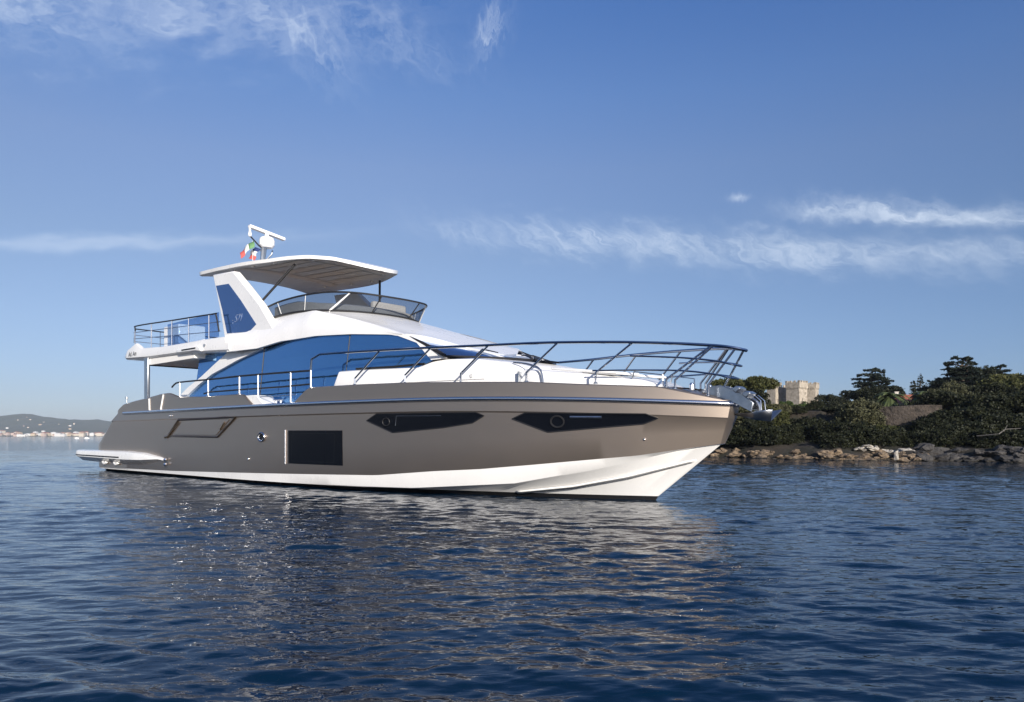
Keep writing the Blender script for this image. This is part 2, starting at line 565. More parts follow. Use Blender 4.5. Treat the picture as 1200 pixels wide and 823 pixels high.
def ring(name, a, z, surf, off, ra, rz, tube_r, mat, sgn, parent=None):
    g_ = MB()
    pts = [V(a + ra * math.cos(k), sgn * (surf(a + ra * math.cos(k), z + rz * math.sin(k)) + off), z + rz * math.sin(k)) for k in np.linspace(0, 2 * math.pi, 25)]
    g_.tube(pts, tube_r, 6, cap=False)
    return g_.build(name, mat, parent or YACHT, smooth=60)


def frame_tube(name, poly, surf, off, r_, mat, sgn, parent=None):
    g_ = MB()
    pts = []
    for i in range(len(poly)):
        p0 = poly[i]; p1 = poly[(i + 1) % len(poly)]
        for k in range(6):
            a = p0[0] + (p1[0] - p0[0]) * k / 6; z = p0[1] + (p1[1] - p0[1]) * k / 6
            pts.append(V(a, sgn * (surf(a, z) + off), z))
    pts.append(pts[0])
    g_.tube(pts, r_, 6, cap=False)
    return g_.build(name, mat, parent or YACHT, smooth=50)


W_RECT = [(15.66, 1.664), (18.06, 1.653), (18.03, 0.679), (15.62, 0.687)]
W_HEX = [(19.015, 1.912), (19.384, 2.09), (22.503, 2.075), (22.711, 1.989), (22.39, 1.819), (21.522, 1.707), (19.918, 1.589)]
W_BOW = [(23.443, 1.905), (23.779, 2.045), (26.48, 1.985), (26.705, 1.884), (26.402, 1.763), (24.303, 1.587)]
W_DOOR = [(8.515, 2.078), (12.771, 2.115), (11.498, 1.472), (7.615, 1.506)]
for sgn in (1, -1):
    w = patch('hull_window', W_RECT, hb, .012, .05, M_DARKGLASS, sgn)
    g = MB(); g.tube([V(15.53, sgn * (hb(15.5, 1.67) + .015), 1.68), V(15.48, sgn * (hb(15.5, .68) + .015), .67)], .024, 6); g.build('window_edge', M_CHROME, w)
    frame_tube('inner_frame', [(15.85, 1.58), (17.75, 1.57), (17.68, .76), (15.78, .77)], hb, .006, .007, M_RUBBER, sgn, w)
    w = patch('hull_window', W_HEX, hb, .012, .05, M_DARKGLASS, sgn)
    frame_tube('window_gasket', W_HEX, hb, .008, .014, M_RUBBER, sgn, w)
    ring('opening_porthole', 19.72, 1.87, hb, .02, .12, .10, .016, M_RUBBER, sgn, w)
    g = MB(); g.tube([V(20.04, sgn * (hb(20.04, 1.78) + .022), 1.77), V(20.08, sgn * (hb(20.08, 2.02) + .022), 2.02), V(21.5, sgn * (hb(21.5, 2.01) + .022), 2.005)], .012, 5)
    g.build('window_bead', M_STEEL, w)
    w = patch('hull_window', W_BOW, hb, .012, .05, M_DARKGLASS, sgn)
    frame_tube('window_gasket', W_BOW, hb, .008, .014, M_RUBBER, sgn, w)
    ring('opening_porthole', 24.55, 1.83, hb, .02, .15, .13, .022, M_RUBBER, sgn, w)
    g = MB(); g.tube([V(a, sgn * (hb(a, 1.93) + .02), 1.93 - .015 * (a - 24.85)) for a in (24.85, 25.2, 25.55)], .03, 6); g.build('window_bead', M_STEEL, w)
    d = patch('boarding_hatch', [(8.85, 2.01), (12.35, 2.045), (11.42, 1.54), (8.1, 1.57)], hb, .028, .05, M_BROWN, sgn)
    frame_tube('hatch_frame', W_DOOR, hb, .012, .038, M_BRONZEDARK, sgn, d)
    g = MB(); g.tube([V(12.05, sgn * (hb(12, 1.9) + .04), 1.95), V(11.75, sgn * (hb(12, 1.7) + .04), 1.72)], .03, 6); g.build('hatch_hinge', M_GOLD, d)
    g = MB(); g.tube([V(8.62, sgn * (hb(8.6, 2.0) + .04), 2.0), V(7.68, sgn * (hb(7.7, 1.5) + .04), 1.50), V(7.45, sgn * (hb(7.7, 1.5) + .04), 1.46)], [.025, .03, .06], 6); g.build('hatch_trim', M_GOLD, d)
    po = ring('porthole', 14.263, 1.474, hb, .02, .17, .125, .035, M_CHROME, sgn)
    g = MB()
    n_ = 20
    g.add([V(14.263 + .16 * math.cos(k * 2 * math.pi / n_), sgn * (hb(14.26, 1.47) + .012), 1.474 + .12 * math.sin(k * 2 * math.pi / n_)) for k in range(n_)], [tuple(range(n_))])
    g.build('porthole_glass', M_DARKGLASS, po)
    for (a, z) in ((13.45, .773), (7.87, 2.234), (8.05, 2.236), (26.39, 1.424)):
        g = MB(); b0 = hb(a, z)
        g.tube([V(a, sgn * (b0 - .02), z), V(a, sgn * (b0 + .03), z)], .045 if a < 20 else .026, 10); g.build('through_hull_fitting', M_CHROME, YACHT, bevel=.01)

# ---- swim platform with its side wings
g = MB()
def plat_section(a):
    # half breadth and heights along the boat
    bo = lerp(a, [-2.0, -1.85, -1.4, 5.0, 6.3, 7.25], [3.45, 3.66, 3.76, 3.76, 3.66, 3.50])
    zt = lerp(a, [-2.0, -1.8, 4.0, 5.6, 7.25], [.74, .88, .90, .85, .68])
    zl = lerp(a, [-2.0, -1.8, 4.0, 5.6, 7.25], [.52, .40, .32, .38, .62])
    return bo, zt, zl
st = list(np.linspace(-2.0, -1.4, 5)) + list(np.linspace(-1.1, 5, 14)) + list(np.linspace(5.2, 7.25, 12))
for sgn in (1, -1):
    rows_ = []
    for a in st:
        bo, zt, zl = plat_section(a)
        bi = 3.30
        zs_ = zl + (zt - zl) * .42
        rows_.append([V(a, sgn * bi, zt), V(a, sgn * (bo - .10), zt), V(a, sgn * (bo - .02), zt - .035), V(a, sgn * bo, zt - .09), V(a, sgn * bo, zs_), V(a, sgn * (bo - .10), zs_ - .05), V(a, sgn * (bi + .1), zl), V(a, sgn * bi, zl)])
    g.grid(rows_)
    for e in (0, -1): g.add(rows_[e], [tuple(range(8))])
# middle slab
rows_ = []
for b in np.linspace(3.32, -3.32, 7):
    rows_.append([V(-.05, b, .86), V(-1.8, b, .84), V(-2.0, b, .70), V(-2.0, b, .60), V(-1.8, b, .52), V(-.05, b, .46)])
g.grid(rows_)
sp = g.build('swim_platform', M_WHITE, YACHT, smooth=40)
for sgn in (1, -1):
    g = MB(); g.tube([V(a, sgn * (plat_section(a)[0] + .005), .45 * plat_section(a)[2] + .55 * plat_section(a)[1]) for a in np.linspace(-1.9, 3.6, 20)], .028, 6)
    g.build('platform_rubber_strip', M_RUBBER, sp)
    for a in (1.3, 2.6):
        g = MB(); g.tube([V(a - .2, sgn * 3.5, .40), V(a, sgn * 3.52, .33), V(a + .2, sgn * 3.5, .40)], .06, 8, smooth=3); g.build('platform_foot', M_WHITE, sp)
    for dz in (.0, .17):
        g = MB(); g.lathe([(.0, -.06), (.05, -.05), (.07, 0), (.05, .05), (.0, .06)], V(7.48, sgn * 3.52, .62 - dz), 10); g.build('underwater_light_fitting', M_CHROME, YACHT)

# ---- saloon: side surface, glass, pillars
def sb(a, z):
    return 2.65 - (.02 * max(0, a - 15) ** 1.8) - .05 * (z - 3.2)
for sgn in (1, -1):
    MAIN = [(7.0, 2.52), (7.23, 3.09), (8.0, 3.32), (8.93, 3.65), (10.0, 3.87), (11.05, 4.05), (12.93, 4.38), (14.22, 4.51), (16.05, 4.52), (17.72, 4.43), (19.25, 4.29), (20.22, 3.96), (20.78, 3.49), (20.5, 3.40), (18.1, 2.52)]
    w = patch('saloon_window', MAIN, sb, 0.0, .04, M_GLASS, sgn, nA=46, nZ=8)
    for a, z1 in ((12.95, 4.36), (17.55, 4.42)):
        g = MB(); g.tube([V(a - .1 * (z1 - z) , sgn * (sb(a, z) + .004), z) for z in (2.6, 3.4, z1)], .016, 5); g.build('window_seam', M_RUBBER, w)
    frm = [(12.93, 4.38), (14.22, 4.51), (16.05, 4.52), (17.72, 4.43), (19.25, 4.29)]
    g = MB(); g.tube([V(a, sgn * (sb(a, z) + .02), z) for a, z in frm], .022, 6); g.build('window_gasket', M_RUBBER, w)
    g = MB(); g.tube([V(a, sgn * (sb(a, z) + .02), z) for a, z in [(17.9, 3.405), (19.4, 3.38), (20.5, 3.40)]], .03, 6); g.build('window_gasket', M_RUBBER, w)
    patch('aft_side_window', [(8.05, 3.45), (8.25, 4.47), (10.75, 4.44), (10.2, 4.25), (8.9, 3.72)], sb, .0, .04, M_GLASS, sgn)
    patch('swoosh_pillar', [(6.85, 2.85), (7.1, 3.12), (7.6, 3.33), (8.67, 3.68), (9.75, 4.10), (10.72, 4.47), (13.0, 4.46), (12.93, 4.36), (11.3, 4.09), (10.4, 3.90), (9.5, 3.72), (8.4, 3.36), (7.55, 3.02), (7.35, 2.85)], sb, .10, .16, M_WHITE, sgn, nA=36)
    g = MB(); g.prism([V(6.7, sgn * 2.55, 2.46), V(7.9, sgn * 2.55, 2.46), V(7.9, sgn * 2.55, 2.86), V(7.0, sgn * 2.55, 2.94)], V(0, sgn * .35, 0)); g.build('pillar_foot', M_WHITE, YACHT, bevel=.03)
    patch('windshield_pillar', [(19.2, 4.26), (19.73, 4.25), (21.25, 3.50), (20.74, 3.48), (20.22, 3.97), (19.27, 4.30)], lambda a, z: sb(a, z), .05, .12, M_WHITE, sgn, nA=20)
# saloon interior: dark core, floor, sofas and curtains seen faintly through the glass
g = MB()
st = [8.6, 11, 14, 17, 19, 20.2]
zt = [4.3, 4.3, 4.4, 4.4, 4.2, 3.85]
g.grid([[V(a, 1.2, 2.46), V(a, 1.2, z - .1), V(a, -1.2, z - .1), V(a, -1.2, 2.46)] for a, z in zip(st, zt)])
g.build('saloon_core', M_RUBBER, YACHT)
g = MB()
g.grid([[V(a, (sb(a, z) - .2), z - .05), V(a, 0, z), V(a, -sb(a, z) + .2, z - .05)] for a, z in zip(st, zt)])
g.build('saloon_headliner', M_LINING2, YACHT)
for sgn in (1, -1):
    for a0, a1 in ((9.6, 12.2), (13.4, 15.6)):
        g = MB(); g.box(V(a0, sgn * 2.2, 2.5), V(a1, sgn * 1.4, 2.95)); sf_ = g.build('saloon_sofa', M_CUSHION, YACHT, bevel=.06)
        g = MB(); g.box(V(a0, sgn * 1.6, 2.95), V(a1, sgn * 1.35, 3.45)); g.build('sofa_backrest', M_CUSHION, sf_, bevel=.06)
    for a0 in (9.3, 12.75, 17.3):
        g = MB(); g.grid([[V(a0 + .32 * k, sgn * (sb(a0, 3.5) - .22 + .04 * (k % 2)), z) for z in (2.6, min(4.3, 3.55 + (a0 - 8.5) * .35))] for k in np.arange(0, 1.01, .1)]); g.build('curtain', M_LINING2, YACHT, recalc=False)
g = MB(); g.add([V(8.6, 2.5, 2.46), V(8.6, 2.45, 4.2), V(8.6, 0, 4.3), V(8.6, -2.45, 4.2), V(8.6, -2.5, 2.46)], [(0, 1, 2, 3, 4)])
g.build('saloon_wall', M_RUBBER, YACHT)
g = MB()
for k in range(4):
    g.box(V(8.55, -2.3 + k * 1.16 + 1.1, 2.5), V(8.58, -2.3 + k * 1.16, 4.2))
g.build('saloon_door', M_GLASS, YACHT, bevel=.005)

# ---- coach roof / foredeck trunk
def trk(a):
    return min(sb(a, 3.2) + .12, bd(a) - .52) if a < 23.35 else max(.05, min(1.62, bd(a) - .42))
ZE = ([16.72, 17.25, 18.5, 20.26, 20.75, 21.2, 22.0, 22.9, 23.25, 23.34, 23.45, 24.65, 26.08, 26.7, 26.95], [2.50, 3.37, 3.36, 3.33, 3.46, 3.50, 3.47, 3.33, 3.20, 3.12, 3.12, 2.99, 2.80, 2.60, 2.46])
st = list(np.linspace(16.72, 17.25, 4)) + list(np.linspace(17.5, 23.2, 40)) + [23.3, 23.34, 23.36, 23.45] + list(np.linspace(23.6, 26.95, 30))
rows_ = []
for a in st:
    ze = lerp(a, *ZE); b = trk(a); zd = zr(a) + .01
    hgt = max(.0, ze - zd)
    rr_ = min(.10, hgt * .4)
    crown = .07 if a < 23.3 else .05
    half = [V(a, b + .05, zd), V(a, b + .02, zd + hgt * .5), V(a, b, ze - rr_), V(a, b - .3 * rr_, ze - .3 * rr_), V(a, b - rr_, ze)] + [V(a, (b - rr_) * k, ze + crown * (1 - k * k) * min(1, hgt)) for k in (.75, .5, .25)]
    mid = [V(a, 0, ze + crown * min(1, hgt))]
    rows_.append(half + mid + [(x, -y, z) for x, y, z in half[::-1]])
g = MB(); g.grid(rows_)
g.add(rows_[0], [tuple(range(len(rows_[0])))])
tr_ = g.build('coach_roof', M_WHITE, YACHT, smooth=30)
for sgn in (1, -1):
    # recessed line, round speaker, step panel
    g = MB(); g.tube([V(a, sgn * (trk(a) + .055), 2.93) for a in np.linspace(19.2, 22.4, 14)], .008, 5); g.build('moulding_line', M_GREYLINING, tr_)
    g = MB(); g.tube([V(22.0, sgn * (trk(22) + .01), 3.02), V(22.0, sgn * (trk(22) + .05), 3.02)], .055, 14); g.build('deck_speaker', M_GREYLINING, tr_)
    g = MB(); g.box(V(23.33, sgn * 1.55 + .2, 2.62), V(23.36, sgn * 1.55 - .2, 3.06)); g.build('step_panel', M_STEEL, tr_)
    g = MB(); g.tube([V(23.1, sgn * (trk(23.1) - .05), 3.3), V(23.6, sgn * 1.62, 3.22), V(23.95, sgn * 1.62, 3.05), V(24.05, sgn * 1.62, 2.6)], .022, 7, smooth=5); g.build('grab_rail', M_STEEL, YACHT)
    g = MB(); g.tube([V(26.0, sgn * .85, 2.8), V(26.05, sgn * .85, 2.95), V(26.7, sgn * .72, 2.85), V(26.72, sgn * .72, 2.6)], .016, 6); g.build('grab_rail', M_STEEL, YACHT)
# sunbathing cushions and a hatch on the foredeck
g = MB()
for (a0, a1, b0, b1) in ((23.9, 25.7, .05, 1.2), (23.9, 25.7, -1.2, -.05)):
    g.add([V(a0, b0, 3.13), V(a0, b1, 3.10), V(a1, b1 * .85, 2.90), V(a1, b0, 2.92), V(a0, b0, 3.2), V(a0, b1, 3.17), V(a1, b1 * .85, 2.96), V(a1, b0, 2.99)],
          [(0, 1, 2, 3), (4, 5, 6, 7), (0, 1, 5, 4), (1, 2, 6, 5), (2, 3, 7, 6), (3, 0, 4, 7)])
g.build('sun_cushion', M_WHITE, YACHT, bevel=.03)
g = MB(); g.box(V(22.55, .3, 3.42), V(23.0, -.3, 3.47)); g.build('deck_hatch', M_DARKGLASS, YACHT, bevel=.01)

# ---- windshield and main roof
def ws_base(f):   # foot of the flybridge screen, f = -1..1 across
    q = max(0, 1 - f * f) ** (1 / 3)
    return 13.0 + 3.35 * q, 2.38 * f, 5.36 + .05 * math.sin(math.pi * min(1, q)) + .01 * q
def brow(f):      # front lower edge of the roof
    f2 = abs(f)
    a = lerp(f2, [0, .36, .67, 1], [21.3, 21.04, 20.48, 19.73]); z = lerp(f2, [0, .36, .67, 1], [3.76, 3.86, 4.04, 4.25])
    return a, 2.25 * f, z
def ws_foot(f):
    f2 = abs(f)
    return lerp(f2, [0, .36, .67, 1], [22.45, 22.3, 21.95, 21.2]), 2.22 * f, lerp(f2, [0, .36, .67, 1], [3.50, 3.50, 3.50, 3.53])

FS = [math.sin(k) for k in np.linspace(-math.pi / 2, math.pi / 2, 33)]
NSR = 14
g = MB()
def top_edge(a):
    s_ = min(1, max(0, (a - 13.0) / 6.73))
    if a < 13.05: return 2.38, lerp(a, [11.2, 12.0, 13.05], [4.91, 4.97, 5.37])
    if a <= 15.5: return 2.38 - .13 * s_, 5.37
    return 2.38 - .13 * s_, 5.37 - 1.12 * min(1, (a - 15.5) / 4.23) + .05 * math.sin(math.pi * min(1, (a - 15.5) / 4.23))


rows_ = []
for j in range(NSR + 1):
    s_ = j / NSR
    row = []
    for f in FS:
        A = ws_base(f); B = brow(f)
        a = A[0] + (B[0] - A[0]) * s_
        z = A[2] + (B[2] - A[2]) * s_ + .05 * math.sin(math.pi * s_)
        w_ = max(0, (abs(f) - .45) / .55) ** 2
        row.append(V(a, A[1] + (B[1] - A[1]) * s_, z * (1 - w_) + top_edge(a)[1] * w_))
    rows_.append(row)
g.grid(rows_)
# brow lip folding under to the glass
lip = []
for f in FS:
    B = brow(f); lip.append(V(B[0] - .10, B[1] * .985, B[2] - .09))
g.grid([rows_[-1], lip])
# side walls: from the gasket line up to the screen foot and the roof edge
GL = ([11.2, 12.93, 14.22, 16.05, 17.72, 19.25, 19.45], [4.37, 4.36, 4.49, 4.50, 4.41, 4.27, 4.22])
for sgn in (1, -1):
    rws = []
    for a in np.linspace(11.2, 19.70, 40):
        zl = lerp(a, *GL); bt, zt = top_edge(a)
        bb = sb(a, zl) + lerp(a, [11.2, 13, 15, 19.7], [.42, .26, .12, .05])
        bt = lerp(a, [11.2, 13.05], [3.05, bt]) if a < 13.05 else bt
        if zt < zl + .02: zl = zt - .02
        hh = zt - zl
        rws.append([V(a, sgn * (bb - .12), zl + .0), V(a, sgn * bb, zl - .005), V(a, sgn * (bb + .0), zl + hh * .25), V(a, sgn * (bb + (bt - bb) * .35 + .05), zl + hh * .55), V(a, sgn * (bb + (bt - bb) * .72 + .04), zl + hh * .82), V(a, sgn * bt, zt), V(a, sgn * (bt - .12), zt)])
    g.grid(rws)
roof = g.build('main_roof', M_WHITE, YACHT, smooth=32)

g = MB()
rows_ = []
for j in range(5):
    s_ = j / 4
    row = []
    for f in FS:
        B = brow(f); C_ = ws_foot(f); B = (B[0] - .09, B[1] * .985, B[2] - .07)
        row.append(V(B[0] + (C_[0] - B[0]) * s_, B[1] + (C_[1] - B[1]) * s_, B[2] + (C_[2] - B[2]) * s_ + .04 * math.sin(math.pi * s_)))
    rows_.append(row)
g.grid(rows_)
wsh = g.build('windshield', M_SCREENGLASS, YACHT, smooth=40)
def ws_pt(f, s_, up=.03):
    B = brow(f); C_ = ws_foot(f)
    return V(B[0] - .09 + (C_[0] - B[0] + .09) * s_, B[1] + (C_[1] - B[1]) * s_, B[2] - .07 + (C_[2] - B[2] + .07) * s_ + .04 * math.sin(math.pi * s_) + up)
for f in (-.45, .45):
    g = MB(); g.tube([ws_pt(f, k, .02) for k in np.linspace(0, 1, 6)], .035, 6); g.build('windshield_mullion', M_WHITE, wsh)
for f in (-.985, .985):
    g = MB(); g.tube([ws_pt(f, k, .03) for k in np.linspace(0, 1, 6)], .05, 6); g.build('windshield_gasket', M_RUBBER, wsh)
g = MB(); g.tube([ws_pt(f, 1, .02) for f in np.linspace(-1, 1, 17)], .03, 6); g.build('windshield_gasket', M_RUBBER, wsh)
for f, d in ((.72, -.5), (.05, -.35), (-.6, .4)):
    g = MB(); g.tube([ws_pt(f, .98, .07), ws_pt(f + d * .5, .5, .09), ws_pt(f + d, .35, .06)], [.028, .02, .014], 6); g.build('wiper', M_RUBBER, wsh)
g = MB(); g.tube([ws_pt(-.1, 1.0, .05), V(22.5, .1, 3.56), V(23.0, .5, 3.46), V(23.25, .9, 3.40)], [.05, .05, .04, .02], 6); g.build('wiper_arm_cover', M_RUBBER, wsh)

# ---- flybridge overhang
OB = ([1.93, 2.19, 4.81, 7.64, 9.49, 11.40], [4.90, 4.73, 4.61, 4.56, 4.47, 4.37])
OT = ([1.93, 2.3, 3.0, 3.48, 3.8, 4.13, 6.16, 9, 11.22], [4.93, 5.04, 5.20, 5.33, 5.20, 5.06, 4.96, 4.93, 4.91])
for_b = lambda a: lerp(a, [1.93, 2.1, 2.6, 9.0, 11.4], [2.85, 3.0, 3.12, 3.12, 3.05])
g = MB()
rows_ = []
for a in list(np.linspace(1.93, 4.3, 22)) + list(np.linspace(4.6, 11.4, 22)):
    b = for_b(a); zo = lerp(a, *OB); zt = lerp(a, *OT); zt0 = min(zt, lerp(a, [1.93, 2.3, 4.13, 11.3], [4.93, 5.0, 5.0, 4.9]))
    half = [V(a, b - .30, zo), V(a, b - .08, zo), V(a, b - .01, zo + .06), V(a, b, .55 * zo + .45 * zt), V(a, b - .05, zt - .03), V(a, b - .09, zt), V(a, b - .16, zt), V(a, b - .24, zt0 - .02), V(a, b * .5, zt0 - .03)]
    rows_.append(half + [(x, -y, z) for x, y, z in half[::-1]])
g.grid([r_ + [r_[0]] for r_ in rows_])
for e in (0, -1): g.add(rows_[e], [tuple(range(len(rows_[0])))])
oh = g.build('flybridge_overhang', M_WHITE, YACHT, smooth=30)
g = MB()
rows_ = [[V(4.62, b, 4.62), V(4.62, b, 4.37), V(4.9, b, 4.345), V(8.7, b, 4.34), V(8.7, b, 4.6)] for b in np.linspace(3.0, -3.0, 7)]
g.grid(rows_)
for e in (0, -1): g.add(rows_[e], [(0, 1, 2, 3, 4)])
sf = g.build('cockpit_ceiling', M_LINING2, oh, smooth=30)
g = MB(); g.tube([V(4.6, b, 4.35) for b in (2.98, 0, -2.98)], .035, 6); g.build('ceiling_edge', M_RUBBER, oh)
for a in (5.6, 6.9, 8.1):
    for b in (-2, 0, 2):
        g = MB(); g.lathe([(0, 4.325), (.07, 4.325), (.08, 4.345)], V(a, b, 0), 12); g.build('ceiling_light', M_CHROME, oh)
for sgn in (1, -1):
    g = MB(); g.prism([V(7.55, sgn * 3.08, 4.68), V(9.3, sgn * 3.08, 4.72), V(9.55, sgn * 3.08, 4.62), V(9.6, sgn * 3.08, 4.50), V(9.2, sgn * 3.08, 4.55), V(7.7, sgn * 3.08, 4.58)], V(0, sgn * .10, 0)); sl = g.build('side_light_housing', M_WHITE, oh, bevel=.03)
    g = MB(); g.tube([V(8.1, sgn * 3.185, 4.655), V(9.2, sgn * 3.185, 4.645)], .025, 6); g.build('light_slot', M_RUBBER, sl)
    g = MB(); g.tube([V(9.75, sgn * 3.05, 4.70), V(9.75, sgn * 3.13, 4.70)], .05, 8); g.build('deck_fitting', M_STEEL, oh)
    g = MB(); g.prism([V(4.36, sgn * 3.08, 2.9), V(4.72, sgn * 3.08, 2.9), V(4.72, sgn * 3.08, 4.64), V(4.36, sgn * 3.08, 4.64)], V(0, -sgn * .10, 0)); g.build('overhang_pole', M_STEEL, YACHT, bevel=.02)
    g = MB(); g.lathe([(0, 2.86), (.02, 2.86), (.02, 3.0), (.05, 3.02), (.05, 3.1), (0, 3.12)], V(3.3, sgn * 3.35, 0), 10); g.build('stern_light', M_STEEL, YACHT)

# ---- radar arch legs with blue panels
LEG = [(9.50, 7.30), (9.80, 6.60), (10.12, 5.80), (10.40, 4.96), (11.0, 4.85), (13.80, 4.85), (13.45, 5.20), (12.80, 5.85), (11.9, 6.55), (11.02, 7.20)]
PAN = [(9.78, 6.86), (10.72, 6.80), (11.6, 6.10), (12.62, 5.19), (12.15, 4.99), (10.60, 5.08), (10.25, 5.95)]
flat = lambda a, z: 2.70
for sgn in (1, -1):
    g = MB(); g.prism([V(a, sgn * 2.70, z) for a, z in LEG], V(0, -sgn * -.30, 0) if False else V(0, -sgn * .30, 0))
    lg = g.build('arch_leg', M_WHITE, YACHT, smooth=20, bevel=.045)
    p_ = patch('arch_panel', PAN, flat, .006, .03, M_PANEL, sgn, nA=16, parent=lg)
    # the builder's script lettering on the panel
    cu = bpy.data.curves.new('lettering', 'FONT')
    cu.body = '- S71' if sgn == 1 else 'S71 -'
    cu.size = .38; cu.shear = .45; cu.extrude = .003; cu.space_character = .95; cu.offset = -.012
    tmp = bpy.data.objects.new('lettering', cu); COL.objects.link(tmp)
    bpy.context.view_layer.update()
    me = bpy.data.meshes.new_from_object(tmp.evaluated_get(bpy.context.evaluated_depsgraph_get()))
    bpy.data.objects.remove(tmp)
    me.materials.clear(); me.materials.append(M_TEXT)
    o = bpy.data.objects.new('lettering', me); COL.objects.link(o); o.parent = p_
    if sgn == 1:
        o.matrix_local = Matrix.Translation(V(10.95, 2.722, 5.40)) @ Matrix.Rotation(R(90), 4, 'X')
    else:
        o.matrix_local = Matrix.Translation(V(11.9, -2.722, 5.36)) @ Matrix.Rotation(R(180), 4, 'Z') @ Matrix.Rotation(R(90), 4, 'X')
    # small name lettering on the overhang tip
    cu = bpy.data.curves.new('lettering', 'FONT')
    cu.body = 'Ad. Am\u2122' if False else 'Ad. Am'
    cu.size = .27; cu.shear = .3; cu.extrude = .002
    tmp = bpy.data.objects.new('lettering', cu); COL.objects.link(tmp)
    bpy.context.view_layer.update()
    me = bpy.data.meshes.new_from_object(tmp.evaluated_get(bpy.context.evaluated_depsgraph_get()))
    bpy.data.objects.remove(tmp)
    me.materials.clear(); me.materials.append(M_TEXTDARK)
    o = bpy.data.objects.new('lettering', me); COL.objects.link(o); o.parent = oh
    if sgn == 1:
        o.matrix_local = Matrix.Translation(V(2.85, 3.128, 4.80)) @ Matrix.Rotation(R(90), 4, 'X')
    else:
        o.matrix_local = Matrix.Translation(V(4.0, -3.128, 4.80)) @ Matrix.Rotation(R(180), 4, 'Z') @ Matrix.Rotation(R(90), 4, 'X')

# ---- hardtop
HA = ([7.75, 7.94, 9.68, 11.5, 12.6, 13.5, 14.25, 15.0, 15.4, 15.8], [7.62, 7.60, 7.53, 7.43, 7.37, 7.36, 7.33, 7.23, 7.11, 6.98])
def ht_b(a):
    if a < 8.3: return 2.3 + .22 * math.sqrt(max(0, 1 - ((8.3 - a) / .55) ** 2))
    return 2.52 if a < 10.5 else 2.52 * math.sqrt(max(0, 1 - ((a - 10.5) / 5.3) ** 2))
st = list(np.linspace(7.75, 8.3, 6)) + list(np.linspace(8.6, 10.5, 6)) + list(10.5 + 5.295 * np.sin(np.linspace(.08, math.pi / 2, 34)))
g = MB()
top_, bot_ = [], []
for a in st:
    b = max(.02, ht_b(a)); ze = lerp(a, *HA)
    cr = .15 * min(1, b / 2.5) * min(1, (15.85 - a) / 2.5)
    KS = np.linspace(1, -1, 17)
    top_.append([V(a, b * k, ze + .05 + cr * (1 - abs(k) ** 2.2)) for k in KS])
    bot_.append([V(a, (b - .02) * k, ze - .06 + (cr + .015) * (1 - abs(k) ** 2.6)) for k in KS])
g.grid(top_); g.grid(bot_, 1)
for e in (0, -1):
    g.grid([[r_[e] for r_ in top_], [r_[e] for r_ in bot_]], 0)
    g.grid([top_[e], bot_[e]], 0)
ht = g.build('hardtop', [M_WHITE, M_GREYLINING], YACHT, smooth=50)
def ht_under(a, b):
    bb = ht_b(a); return lerp(a, *HA) - .06 + (.15 * min(1, bb / 2.5) * min(1, (15.85 - a) / 2.5) + .015) * (1 - min(1, abs(b / (bb - .02))) ** 2.6)
# centre opening lining: recessed slatted panel, pale bands, spotlights
def under_sheet(name, a0, a1, b0, b1, mat, d=.012):
    g_ = MB(); g_.grid([[V(a, b, ht_under(a, b) - d) for b in np.linspace(b0, b1, 13)] for a in np.linspace(a0, a1, 14)])
    return g_.build(name, mat, ht, recalc=False)
under_sheet('ceiling_band', 9.9, 10.5, -2.0, 2.0, M_LINING2)
under_sheet('ceiling_band', 13.95, 14.25, -1.55, 1.55, M_LINING2)
for k in range(7):
    under_sheet('ceiling_slat', 10.7, 13.7, -1.75 + k * .5, -1.75 + k * .5 + .44, M_LINING2 if k % 2 == 0 else M_GREYLINING, .02)
for a, b in ((9.6, 1.9), (11.2, 2.05), (12.6, 2.0), (14.0, 1.45), (14.9, .7), (9.6, -1.9), (11.2, -2.05), (12.6, -2.0), (14.0, -1.45), (14.9, -.7)):
    g = MB(); z = ht_under(a, b); g.lathe([(0, z - .05), (.05, z - .05), (.075, z - .02), (.075, z)], V(a, b, 0), 12); g.build('ceiling_spotlight', M_WHITE, ht)
for sgn in (1, -1):
    g = MB(); g.tube([V(13.42, sgn * 1.75, 7.22), V(12.42, sgn * 2.50, 5.90)], .042, 8); g.build('hardtop_strut', M_RUBBER, YACHT)
    g = MB(); g.box(V(12.2, sgn * 2.52 - .05, 5.82), V(12.62, sgn * 2.52 + .05, 5.93)); g.build('strut_foot', M_STEEL, YACHT, bevel=.015)

# ---- flybridge deck, windscreen, helm and seats
g = MB(); g.grid([[V(a, b * lerp(a, [4, 13, 14.5, 15.5, 16.1], [2.9, 2.25, 2.1, 1.6, .6]), 4.93) for b in np.linspace(-1, 1, 7)] for a in (4.2, 8, 13, 14.5, 15.5, 16.1)])
g.build('flybridge_deck', M_TEAK, YACHT, recalc=False)
BASE = [(13.05, 2.40, 5.365)] + [(13 + 3.35 * t_, 2.39 * math.sqrt(max(0, 1 - t_ ** 3)), 5.375 + .05 * math.sin(math.pi * t_)) for t_ in (.2, .38, .52, .64, .74, .83, .90, .95, .98, 1.0)]
TOPS = [(12.58, 2.42, 5.74)] + [(12.6 + 4.35 * t_, 2.43 * math.sqrt(max(0, 1 - t_ ** 3)), float(np.interp(12.6 + 4.35 * t_, [12.6, 13.6, 14.5, 15.3, 16.0, 16.5, 16.95], [5.76, 5.86, 5.92, 5.96, 5.96, 5.91, 5.84]))) for t_ in (.2, .38, .52, .64, .74, .83, .90, .95, .98, 1.0)]
B2 = [Vector(q) for q in BASE]; T2 = [Vector(q) for q in TOPS]
full = lambda P: catmull([V_ for V_ in P] + [Vector((q.x, -q.y, q.z)) for q in P[:-1][::-1]], 4)
Bf, Tf = full(B2), full(T2)
